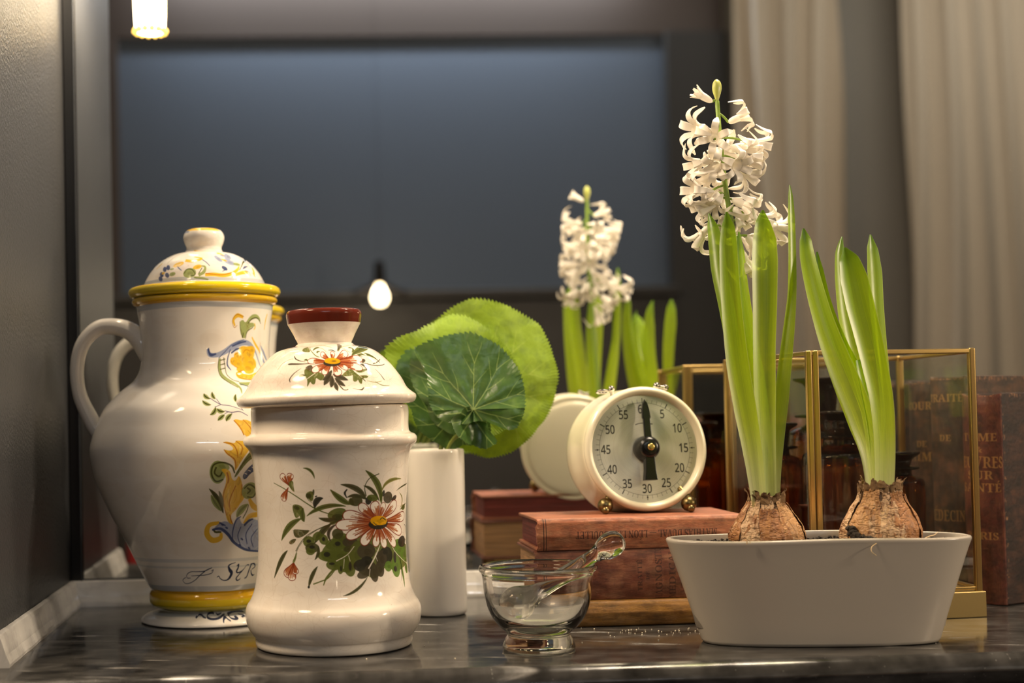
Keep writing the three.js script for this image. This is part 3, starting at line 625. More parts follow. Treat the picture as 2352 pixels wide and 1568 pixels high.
  k.brush([[32.7,47.1,0.36],[28.7,46.4,0.64],[25.4,44.8,1.43],[26.6,42.2,2.50],[29.6,39.3,3.21],[28.5,36.5,2.50],[25.6,34.4,1.07],[21.1,34.2,0.71],[17.0,35.8,0.64],[15.3,37.5,0.78],[13.2,36.7,0.43]],'N');
  k.brush([[34.4,44.4,0.57],[36.3,45.3,1.43],[36.2,42.5,1.60],[35.1,40.4,1.43],[36.8,39.3,1.07],[41.2,40.1,1.07],[44.4,42.5,0.50],[46.0,44.5,0.50],[48.9,44.5,1.00]],'N');
  k.brush([[42.2,40.4,0.78],[39.0,37.8,0.86],[36.4,35.0,1.43],[37.8,33.5,1.07],[41.0,34.1,0.71],[41.7,35.1,0.57]],'N');
  k.brush([[51.8,44.9,1.28],[50.7,40.3,1.43],[49.6,35.4,1.43],[47.1,34.5,0.57]],'N');
  k.brush([[50.6,44.9,0.71],[55.5,45.0,1.07],[57.6,42.8,1.00],[54.3,40.8,0.71]],'N');
  k.brush([[53.2,40.5,0.86],[55.3,37.6,1.07],[58.3,36.2,1.21],[60.4,36.7,0.50]],'N');
  k.brush([[-16.6,36.6,0.43],[-20.8,36.8,0.50],[-20.7,38.6,0.50],[-16.3,41.1,0.50],[-8.4,41.4,0.43],[-0.7,41.6,0.71],[3.9,43.0,0.78],[7.9,44.1,0.43]],'N');
  k.brush([[6.9,41.5,0.43],[9.1,42.5,0.50],[7.9,40.4,0.50],[0.6,38.8,0.57],[-7.3,38.5,0.43],[-15.4,38.2,0.36]],'N');
  k.brush([[0.3,41.6,0.57],[-6.3,38.2,0.71],[-11.1,35.3,0.50],[-18.6,32.8,0.43],[-24.6,32.6,0.43],[-26.6,34.9,0.43],[-22.3,37.1,0.43]],'N');
  k.brush([[-15.8,7.7,1.07],[-13.2,7.3,1.28],[-12.7,8.4,1.28],[-8.5,8.5,0.93],[-4.3,7.3,0.93],[-0.8,6.8,0.64]],'N');
  k.brush([[10.7,9.2,1.43],[7.1,9.7,1.78],[1.3,8.8,1.28],[0.5,7.5,1.21],[4.2,6.4,1.21],[10.8,6.1,1.21],[17.4,6.7,1.14],[23.2,7.9,1.00],[26.6,8.6,0.57]],'N');
  k.brush([[13.7,9.4,0.71],[14.7,8.6,1.07],[17.5,8.5,0.93],[22.5,9.2,0.57]],'N');
  k.brush([[20.0,3.8,1.21],[21.3,5.6,1.28],[25.2,6.8,1.43],[27.0,5.5,1.21],[29.3,4.5,0.78]],'N');
  k.brush([[60.0,8.8,0.93],[48.9,9.3,0.86],[37.7,9.1,1.14],[31.1,7.9,1.35],[30.8,6.6,1.28],[33.8,5.5,1.21],[38.7,5.6,1.28],[40.7,6.5,1.28],[36.9,6.4,0.86]],'N');
  k.brush([[57.1,9.5,0.71],[59.2,8.1,0.78]],'N');
  k.brush([[46.2,7.7,0.64],[53.4,6.8,0.86],[46.5,6.1,0.71]],'N');
}

// ---------------------------------------------------------------- the setting
{
  const bumpy = fieldTexture(512, 512, (u, v) => { const w = (x, y) => fbm(x * 24, y * 24, 3, 4); return 128 + 190 * (w(u, v) * (1 - u) + w(u - 1, v) * u); }, false);
  bumpy.repeat.set(5, 44);
  const grey = mat({ color: new THREE.Color(0.036, 0.037, 0.039), roughness: 0.36, bumpMap: bumpy, bumpScale: 0.0005 });
  const dark = mat({ color: 0x1b1917, roughness: 0.6 }), brown = mat({ color: 0x33271f, roughness: 0.6 });
  struct('wall_back', box(-2.4, 3.4, -0.9, 1.7, -0.1, -0.0125), mat({ color: 0x4a4641, roughness: 0.7 }), 'dark grey wall that carries the mirror behind the stone shelf');
  const wl = new THREE.BoxGeometry(0.15, 2.6, 0.2975, 1, 1, 1).translate(-0.2695, 0.4, 0.13625);
  struct('wall_left', wl, grey, 'grey painted wall at the left end of the shelf, finely textured');
  struct('floor', box(-2.4, 3.4, -1.0, -0.9, -0.1, 3.4), mat({ color: 0x2b2019, roughness: 0.45 }), 'dark wooden floor of the room seen in the mirror');
  struct('ceiling', box(-2.4, 3.4, 1.7, 1.8, -0.1, 3.4), mat({ color: 0x5a554e, roughness: 0.8 }), 'ceiling of the room');
  struct('wall_far_left', box(-2.5, -2.4, -0.9, 1.7, -0.1, 3.4), mat({ color: 0x4a4640, roughness: 0.8 }), 'side wall of the room');
  struct('wall_far_right', box(3.4, 3.5, -0.9, 1.7, -0.1, 3.4), mat({ color: 0x4a4640, roughness: 0.8 }), 'far side wall of the room');
  struct('wall_rear', box(-2.4, 3.4, -0.9, 1.7, 3.2, 3.4), mat({ color: 0x77736b, roughness: 0.7 }), 'rear wall of the room, reflected between the curtains');
  // the wide slate blue panel in its dark frame, and the dark panelling under it
  struct('trim_1', box(-0.55, 1.15, 0.5, 1.325, 3.185, 3.2), mat({ color: new THREE.Color(0.066, 0.087, 0.122), roughness: 0.75 }), 'wide slate blue wall panel reflected in the mirror');
  struct('trim_2', merge([rbox(-0.75, 1.33, 1.322, 1.7, 3.17, 3.2, 0.004), rbox(-0.75, -0.552, 0.52, 1.325, 3.17, 3.2, 0.004)]), brown, 'dark brown frame over the blue panel');
  struct('trim_3', rbox(1.14, 1.33, -0.9, 1.325, 3.14, 3.2, 0.004), dark, 'near black post right of the blue panel');
  struct('trim_4', merge([rbox(-0.9, 1.145, -0.9, 0.5, 3.12, 3.2, 0.004), rbox(-0.9, 1.145, 0.5, 0.53, 3.06, 3.2, 0.006)]), mat({ color: 0x211e1b, roughness: 0.5 }), 'dark panelling with a ledge under the blue panel');
  // mirror
  const m = thing('wall_mirror', 'large wall mirror behind the shelf reflecting pots, lamps and curtains', 'mirror', [-0.1945, 0.018, -0.0125]);
  part('glass', rbox(0.0098, 1.15, 0.003, 1.0, 0.0003, 0.0055, 0.0012), mat({ color: new THREE.Color(0.86, 0.87, 0.86), metalness: 1, roughness: 0.0 }), m);
  part('frame', merge([rbox(0.0004, 0.0098, 0, 1.004, 0, 0.0068, 0.0008), rbox(0.0098, 1.15, 0, 0.0032, 0, 0.0068, 0.0008)]), mat({ color: 0x0c0c0c, roughness: 0.35 }), m);
  part('frame', rbox(0.0086, 0.0098, 0, 1.004, 0.005, 0.0076, 0.0004), mat({ color: 0x55585c, roughness: 0.2, metalness: 0.6 }), m, 'thin bright metal edge strip');
  // glossy white coving, mitred in the corner
  const cove = (len, mitre) => {                                     // section in (out, up); runs along +x, mitred at its start
    const sec = [[0, 0], [0.0092, 0], [0.0095, 0.0022], [0.0088, 0.004], [0.0072, 0.0075], [0.0058, 0.0122], [0.0045, 0.0172], [0.0032, 0.0196], [0.0012, 0.0206], [0, 0.0206]], pos = [], idx = [], n = sec.length, seg = 60;
    for (let i = 0; i <= seg; i++) for (const [o, u] of sec) { const t = i / seg, x = o * mitre * (1 - t) + len * t; pos.push(x, u + 0.0003 * noise(x * 60, u * 90, 1), o + 0.00035 * noise(x * 70, u * 60, 4)); }
    for (let i = 0; i < seg; i++) for (let j = 0; j < n; j++) { const a = i * n + j, b = i * n + (j + 1) % n; idx.push(a, a + n, b, b, a + n, b + n); }
    for (let j = 1; j < n - 1; j++) idx.push(0, j, j + 1, seg * n, seg * n + j + 1, seg * n + j);
    const g = new THREE.BufferGeometry(); g.setAttribute('position', new THREE.Float32BufferAttribute(pos, 3)); g.setAttribute('uv', new THREE.Float32BufferAttribute(pos.map((_, k) => pos[(k / 2 | 0) * 3 + (k % 2)] * 6).slice(0, pos.length / 3 * 2), 2)); g.setIndex(idx);
    return toCreasedNormals(g, 0.5);
  };
  const veined = fieldTexture(512, 512, (u, v) => { const w = Math.abs(fbm(u * 5 + v * 3, v * 5, 2, 4)); const s = 205 - 16 * Math.exp(-w * 14) + 16 * fbm(u * 9, v * 9, 8, 3); return [s, s * 0.985, s * 0.96]; });
  const white = mat({ map: veined, roughness: 0.09, ior: 1.6 });
  struct('baseboard_back', cove(1.3, 1), white, 'glossy white stone coving along the foot of the mirror', [-0.194, 0, -0.007]);
  const side = struct('baseboard_left', cove(0.292, 1), white, 'glossy white stone coving along the foot of the grey wall', [-0.194, 0, -0.007]);
  side.geometry.applyMatrix4(new THREE.Matrix4().set(0, 0, 1, 0, 0, 1, 0, 0, 1, 0, 0, 0, 0, 0, 0, 1));
  side.geometry.index?.array.reverse(); { const p = side.geometry.attributes.position.array, nn = side.geometry.attributes.normal.array, t = []; for (let i = 0; i < p.length; i += 9) for (const a of [p, nn]) for (let k = 0; k < 3; k++) { const x = a[i + 3 + k]; a[i + 3 + k] = a[i + 6 + k]; a[i + 6 + k] = x; } }
}
{ // the stone shelf: dark slate slab with a rounded nose, on a dark cabinet
  const streak = (u, v) => { const a = fbm(u * 14 + v * 5, v * 70 - u * 20, 1, 5), b = fbm(u * 40 + v * 8, v * 26 - u * 9, 7, 5), c = Math.max(0, fbm(u * 13 + 9, v * 30 - u * 16, 4, 6) - 0.2); return { a, b, c }; };
  const colour = fieldTexture(2048, 1024, (u, v) => { const { a, b, c } = streak(u, v), s = 52 + 20 * a + 46 * b + 360 * c + (rnd() > 0.9985 ? 80 : 0); return [s * 1.02, s, s * 0.97]; });
  const rough = fieldTexture(1024, 512, (u, v) => { const { a, b, c } = streak(u, v); return 34 + 34 * b + 18 * a + 170 * c; }, false);
  const nose = new THREE.Shape();
  nose.moveTo(-0.012, 0); nose.lineTo(0.329, 0); nose.bezierCurveTo(0.3345, -0.0001, 0.3385, -0.0026, 0.3396, -0.0085); nose.bezierCurveTo(0.3402, -0.0148, 0.338, -0.0189, 0.3335, -0.019); nose.lineTo(-0.012, -0.019); nose.closePath();
  const g = new THREE.ExtrudeGeometry(nose, { depth: 1.42, bevelEnabled: false, curveSegments: 12 });
  g.applyMatrix4(new THREE.Matrix4().set(0, 0, 1, -0.194, 0, 1, 0, 0, 1, 0, 0, 0, 0, 0, 0, 1));
  { const p = g.attributes.position.array; for (let i = 0; i < p.length; i += 9) for (let k = 0; k < 3; k++) { const x = p[i + 3 + k]; p[i + 3 + k] = p[i + 6 + k]; p[i + 6 + k] = x; } }
  const uv = []; for (let i = 0; i < g.attributes.position.count; i++) uv.push((g.attributes.position.getX(i) + 0.2) / 0.9, (g.attributes.position.getZ(i) + g.attributes.position.getY(i) * 1.5) / 0.45);
  g.setAttribute('uv', new THREE.Float32BufferAttribute(uv, 2)); g.deleteAttribute('normal');
  const gg = toCreasedNormals(g, 0.6);
  single('stone_shelf', 'dark grey streaked stone shelf with a rounded front edge', 'shelf', gg, mat({ map: colour, roughnessMap: rough, roughness: 1, bumpMap: rough, bumpScale: 0.00012, ior: 1.55 }));
  single('shelf_cabinet', 'dark red brown cabinet under the stone shelf', 'cabinet', rbox(-0.194, 1.226, -0.9, -0.0192, -0.012, 0.326, 0.002), mat({ color: 0x2a1512, roughness: 0.5 }));
  const crumbs = []; // pale grains
  for (let i = 0; i < 90; i++) { const cx = i < 60 ? rr(0.20, 0.29) : rr(0.0, 0.4), cz = i < 60 ? 0.205 + rr(0, 0.03) : rr(0.15, 0.32); crumbs.push(new THREE.IcosahedronGeometry(rr(0.00025, 0.0006), 0).translate(cx, 0.0003, cz)); }
  single('crumbs', 'pale grains scattered on the stone in front of the stacked books', 'crumbs', merge(crumbs), mat({ color: 0xd9cdb4, roughness: 0.6 }), [0, 0, 0], { kind: 'stuff' });
}
// curtains, on the rear wall seen in the mirror
function curtain(label, x0, x1, pleat, z) {
  const pos = [], uv = [], idx = [], nx = 220, ny = 24;
  for (let j = 0; j <= ny; j++) for (let i = 0; i <= nx; i++) {
    const u = i / nx, v = j / ny, x = x0 + (x1 - x0) * u, ph = (x + 0.02 * Math.sin(v * 5 + x * 7)) / pleat * Math.PI * 2;
    pos.push(x + 0.008 * Math.sin(ph * 2 + 1), -0.88 + 2.56 * v, z + 0.022 * Math.sin(ph) * (1.1 - 0.3 * v) + 0.012 * Math.sin(ph * 0.37 + 2)); uv.push(u * 6, v * 6);
  }
  for (let j = 0; j < ny; j++) for (let i = 0; i < nx; i++) { const a = j * (nx + 1) + i; idx.push(a, a + 1, a + nx + 1, a + 1, a + nx + 2, a + nx + 1); }
  const g = new THREE.BufferGeometry(); g.setAttribute('position', new THREE.Float32BufferAttribute(pos, 3)); g.setAttribute('uv', new THREE.Float32BufferAttribute(uv, 2)); g.setIndex(idx); g.computeVertexNormals();
  return single('curtain', label, 'curtain', g, mat({ color: 0xb3a898, roughness: 0.9, sheen: 0.3, side: THREE.DoubleSide }));
}
curtain('narrow pleated beige curtain beside the black post, left of the two', 1.335, 1.66, 0.085, 3.08);
curtain('wide pleated beige curtain at the right edge, above the old books', 1.86, 3.3, 0.1, 3.06);

// ---------------------------------------------------------------- lamps
const glow = (power, c = 0xffe2b0) => mat({ color: 0xffffff, emissive: new THREE.Color(c), emissiveIntensity: power, roughness: 0.4 });
const brass = mat({ color: new THREE.Color(0.62, 0.43, 0.16), metalness: 1, roughness: 0.28 });
const darkMetal = mat({ color: 0x14110f, metalness: 0.6, roughness: 0.4 });
function bulbLamp(name, label, [x, y, z], shape, cd, radius, cord, group) {    // hangs from the ceiling; base = lowest point of the bulb
  const g = thing(name, label, 'lamp', [x, y, z], 0, group);
  const top = shape === 'tube' ? 0.1 : 0.062, r = radius;
  const prof = shape === 'tube' ? [[0, 0], [9, 0], [12.6, 1.5], [13.6, 5], [13.6, 95], [12, 100]] : [[0, 0], [r * 500, r * 60], [r * 870, r * 500], [r * 1000, r * 1000], [r * 900, r * 1500], [r * 600, r * 2000], [r * 420, 62]];
  part('bulb', turned(prof, 48), glow(9), g);
  if (shape === 'tube') { const t = []; for (let i = 0; i < 14; i++) { const a = i / 14 * 6.283; t.push(ball(0.0028, Math.cos(a) * 0.0135, 0.002, Math.sin(a) * 0.0135, 10)); } part('bead_rim', merge(t), mat({ color: 0xffc860, emissive: new THREE.Color(1, 0.6, 0.12), emissiveIntensity: 1.6, roughness: 0.2 }), g); }
  part('socket', turned([[0, top * 1000 - 2], [11, top * 1000 - 2], [14, top * 1000 + 3], [14, top * 1000 + 34], [6, top * 1000 + 42], [0, top * 1000 + 42]], 32), brass, g);
  part('cord', tube([[0, top + 0.04, 0], [0, (1.7 - y + top) / 2, 0], [0, 1.7 - y, 0]], cord, 4, 8), darkMetal, g);
  lightIn(g, [0, top * 0.55, 0], cd, radius * 0.8);
  return g;
}
bulbLamp('hanging_lamp', 'small tubular lamp reflected at the top left beside the grey wall', [-0.131, 0.4955, 0.08], 'tube', LAMP.left, 0.015, 0.002);
for (const [i, x, z, y] of [[0, 0.36, 0.17, 0.72], [1, 0.44, 0.13, 0.69], [2, 0.52, 0.18, 0.73]])
  bulbLamp('hanging_bulb', ['left bulb of the three hanging over the plants', 'middle and lowest bulb of the three hanging over the plants', 'right bulb of the three hanging over the plants'][i], [x, y, z], 'pear', LAMP.right / 3, 0.022, 0.0025, 'bulbs over the plants');
{ // the pendant across the room, a bright dot in the mirror
  const g = bulbLamp('hanging_lamp', 'bare glowing bulb with dark arms reflected above the jar with the brown knob', [0.2177, 0.462, 2.8], 'pear', LAMP.far, 0.022, 0.0006);
  part('arm', tube([[-0.075, 0.035, 0], [-0.04, 0.048, 0.01], [0, 0.066, 0]], 0.009, 12, 10), darkMetal, g);
  part('arm', tube([[0.075, 0.035, 0], [0.04, 0.048, 0.01], [0, 0.066, 0]], 0.009, 12, 10), darkMetal, g);
  part('stem', turned([[0, 60], [15, 62], [15, 100], [11, 125], [3, 132], [0, 132]], 24), darkMetal, g);
}
{ // a frosted globe in the room, front left
  const g = thing('globe_lamp', 'frosted globe lamp hanging in the room', 'lamp', [-0.42, 0.78, 0.5]);
  part('globe', new THREE.SphereGeometry(0.105, 48, 32).translate(0, 0.085, 0), glow(13, 0xffd9a6), g);
  part('cap', turned([[0, 186], [30, 184], [32, 192], [12, 202], [0, 204]], 32), brass, g);
  part('cord', tube([[0, 0.19, 0], [0, 0.5, 0], [0, 0.92, 0]], 0.002, 4, 8), darkMetal, g);
  lightIn(g, [0, 0.085, 0], LAMP.globe, 0.1);
}
{ // a second globe low in the room, to the right of the picture
  const g = thing('globe_lamp', 'frosted globe lamp on a tall brass stand at the right', 'lamp', [1.12, -0.9, 0.62]);
  part('base', turned([[0, 0], [130, 0], [132, 8], [120, 14], [20, 22], [12, 40], [0, 40]], 48), brass, g);
  part('pole', tube([[0, 0.03, 0], [0, 0.6, 0], [0, 1.24, 0]], 0.009, 6, 14), brass, g);
  part('globe', new THREE.SphereGeometry(0.07, 48, 32).translate(0, 1.3, 0), glow(9, 0xffd9a6), g);
  lightIn(g, [0, 1.3, 0], LAMP.side, 0.065);
}
wash('added_wash_light', 'added unseen light grading the blue panel from above', 0.3, 1.62, 3.08, 1.5, 0.05, LAMP.panelWash, COOL, 0.3, 0.9, 3.18);  // added out of view so the panel falls off from a bright top
wash('added_wash_light', 'added unseen light brightening the curtains', 2.1, 1.66, 2.3, 1.2, 0.1, LAMP.curtainWash, new THREE.Color(1, 0.92, 0.8), 2.0, 0.5, 3.1);  // added out of view to light up the curtains
{ // seats of the room, only seen as soft patches in the mirror
  const seat = (label, color, x, y, z, w, h) => {
    const g = thing('upholstered_chair', label, 'chair', [x, -0.9, z]); const c = mat({ color, roughness: 0.85, sheen: 0.4 }), wood = mat({ color: 0x2c1c12, roughness: 0.5 });
    part('backrest', new RoundedBoxGeometry(w, h, 0.08, 5, 0.035).translate(0, y + 0.9 - h / 2, 0), c, g);
    part('seat', new RoundedBoxGeometry(w, 0.12, 0.48, 5, 0.04).translate(0, 0.44, 0.22), c, g);
    for (const [lx, lz] of [[-1, -0.02], [1, -0.02], [-1, 0.42], [1, 0.42]]) part('leg', tube([[lx * (w / 2 - 0.04), 0, lz], [lx * (w / 2 - 0.045), 0.2, lz], [lx * (w / 2 - 0.05), 0.4, lz]], (t) => 0.012 + 0.01 * t, 6, 10), wood, g);
  };
  seat('red upholstered chair, a small red patch behind the ewer', 0x8a1414, -0.12, -0.085, 1.85, 0.52, 0.5);
  seat('dusty pink chair seen through the glass case', 0x9a6a5c, 1.15, 0.13, 2.3, 0.5, 0.7);
}

// ---------------------------------------------------------------- the two painted jars
const GLAZE = '#e9dfd0', TIN = '#e6e0d6';
{
  const JAR_BODY = [[0, 0], [46, 0.2], [48.9, 0.3], [50.9, 0.9], [51.8, 2.9], [52.1, 6.9], [53.5, 8.6], [56.1, 12.7], [57.9, 18.7], [58.1, 23.6], [57.0, 27.6], [54.7, 31.1], [52.1, 37.4], [50.7, 44.6], [49.5, 54.7], [48.9, 80.6], [50.1, 100.7], [52.1, 123.8], [53.0, 127.5], [54.7, 130.4], [57.0, 133.0], [57.6, 135.9], [56.4, 138.2], [53.5, 139.6], [52.4, 141.0], [52.1, 156.6], [51.2, 157.7], [48, 157.6], [47, 150]];
  const JAR_LID = [[46, 157.8], [51.2, 158.0], [56.4, 158.6], [58.4, 159.7], [59.6, 162.0], [59.3, 164.3], [57.0, 166.1], [53.8, 169.0], [49.9, 176.1], [44.2, 183.9], [42.0, 186.4], [37.8, 190.5], [32.4, 194.5], [26, 196.7], [19.9, 198.0], [19.0, 198.9], [17.8, 199.7]];
  const g = thing('apothecary_jar', 'cream crackle glazed lidded jar painted with a large orange daisy, brown rimmed knob', 'jar', [0.0166, 0, 0.2306]);
  const wob = (geo) => displaced(geo, (v) => { const k = 1 + 0.004 * noise(v.x * 14, v.y * 12, v.z * 14); v.x *= k; v.z *= k; });
  part('body', wob(turned(JAR_BODY, 160)), mat({ map: glazed(JAR_BODY, 0.05 * 1000, GLAZE, jarBodyDecor, { crazed: 800 }), roughness: 0.07, ior: 1.52 }), g);
  const lid = part('lid', wob(turned(JAR_LID, 160)), mat({ map: glazed(JAR_LID, 0.05 * 1000, GLAZE, jarLidDecor, { crazed: 420 }), roughness: 0.06, ior: 1.52 }), g);
  part('neck', turned([[17.8, 199.5], [18.1, 200.6], [19.3, 203], [20.8, 206.2], [22.6, 209.6], [24.3, 212.7]], 96), mat({ map: glazed([[17.8, 199.7], [24.2, 212.7]], 21, GLAZE, null, { crazed: 60 }), roughness: 0.11 }), lid);
  part('knob', turned([[24.2, 212.5], [24.8, 215.9], [25.1, 219.0], [24.2, 221.1], [22.4, 221.9], [17.3, 220.7], [8, 220.1], [0, 219.9]], 96), mat({ color: 0x5e2418, roughness: 0.1 }), lid, 'brown glazed knob rim');
  lid.rotation.z = 0.012; lid.position.y = -0.0004;
}
{
  const EWER_BODY = [[0, 0], [46, 0], [50.0, 0.2], [51.9, 1.0], [51.6, 2.6], [48.7, 4.9], [41.1, 7.6], [36.8, 9.5], [38.1, 10.8], [43.4, 12.5], [45.4, 15.8], [45.4, 21.0], [43.7, 24.3], [45.4, 26.3], [51.6, 38.1], [61.2, 58.5], [72.3, 79.6], [80.9, 98.6], [84.5, 108.5], [86.8, 118.4], [88.1, 128.2], [86.1, 138.1], [82.2, 148.3], [77.3, 159.1], [70.7, 166.7], [63.5, 173.3], [54.2, 180.8], [50.3, 187.4], [48.7, 194.0], [48.0, 203.8], [48.7, 213.7], [49.6, 223.6], [51.0, 232.8], [51.6, 236.1], [53.6, 237.4], [54.9, 239.7], [53.9, 241.6], [49.3, 242.0], [46, 240], [45, 230]];
  const EWER_LID = [[44, 242.3], [49.3, 242.3], [54.6, 242.6], [56.9, 244.6], [57.2, 247.6], [55.2, 249.9], [49.3, 250.9], [46.4, 251.5], [45.4, 253.5], [41.4, 260.7], [34.9, 268.3], [24.0, 274.9], [15.1, 277.2], [13.5, 278.8]];
  const g = thing('ewer', 'tall white lidded ewer with loop handle, yellow rims and blue and yellow scrolls', 'ewer', [-0.0739, 0, 0.0922]);
  const bodyBands = [[10.4, 26, '#ccae22'], [19.5, 26, '#c98d18', 0.6], [10, 15, '#8e8a1e', 0.55], [25.6, 30, '#8d97a3', 0.5], [7, 10.5, '#8d97a3', 0.5], [48, 50.5, '#9aa3ab', 0.35], [43.5, 45, '#9aa3ab', 0.3], [236.2, 242, '#d2ab28'], [236, 238.2, '#b5750f', 0.4], [232, 236, '#8d97a3', 0.5]];
  const body = part('body', turned(EWER_BODY, 176), mat({ map: glazed(EWER_BODY, 80, TIN, ewerBodyDecor, { bands: bodyBands }), roughness: 0.06, ior: 1.54 }), g);
  const lid = part('lid', turned(EWER_LID, 160), mat({ map: glazed(EWER_LID, 50, TIN, ewerLidDecor, { bands: [[242, 251.2, '#dcbf20'], [242, 245, '#a8941c', 0.6], [249.3, 251.2, '#d59a1c', 0.5], [251.2, 254.5, '#8d97a3', 0.55]] }), roughness: 0.08, ior: 1.54 }), g);
  part('knob', turned([[13.5, 278.6], [13.2, 280.8], [14.5, 284.1], [15.5, 288.7], [13.8, 292.9], [9.9, 294.9], [0, 294.9]], 80), mat({ map: glazed([[0, 278], [1, 295]], 15, TIN, (k) => { k.brush([[-20, 294, 3], [0, 293.6, 2], [16, 294, 3]], 'Q'); k.brush([[-30, 293, 1.6], [-12, 292, 1.6]], 'b'); }), roughness: 0.08 }), lid);
  const hp = [[-42, 200, 8.5], [-49, 211, 7.6], [-57, 218.5, 6.6], [-67, 222, 6.0], [-80, 221.5, 5.6], [-91.5, 211, 5.4], [-96.8, 194, 5.2], [-95.5, 172, 5.1], [-88.5, 155, 5.6], [-84.5, 147, 6.2], [-79, 138, 6.4]];
  const hg = tube(hp.map(([x, y]) => [x / 1000, y / 1000, 0]), (t) => { const f = t * (hp.length - 1), i = Math.min(hp.length - 2, f | 0), s = f - i; return (hp[i][2] * (1 - s) + hp[i + 1][2] * s) / 1000; }, 90, 20);
  displaced(hg, (v) => { v.z *= 1.35; });
  part('handle', hg, mat({ color: 0xe0dace, roughness: 0.09, ior: 1.54 }), body);
  body.userData.label = 'body with loop handle';
}
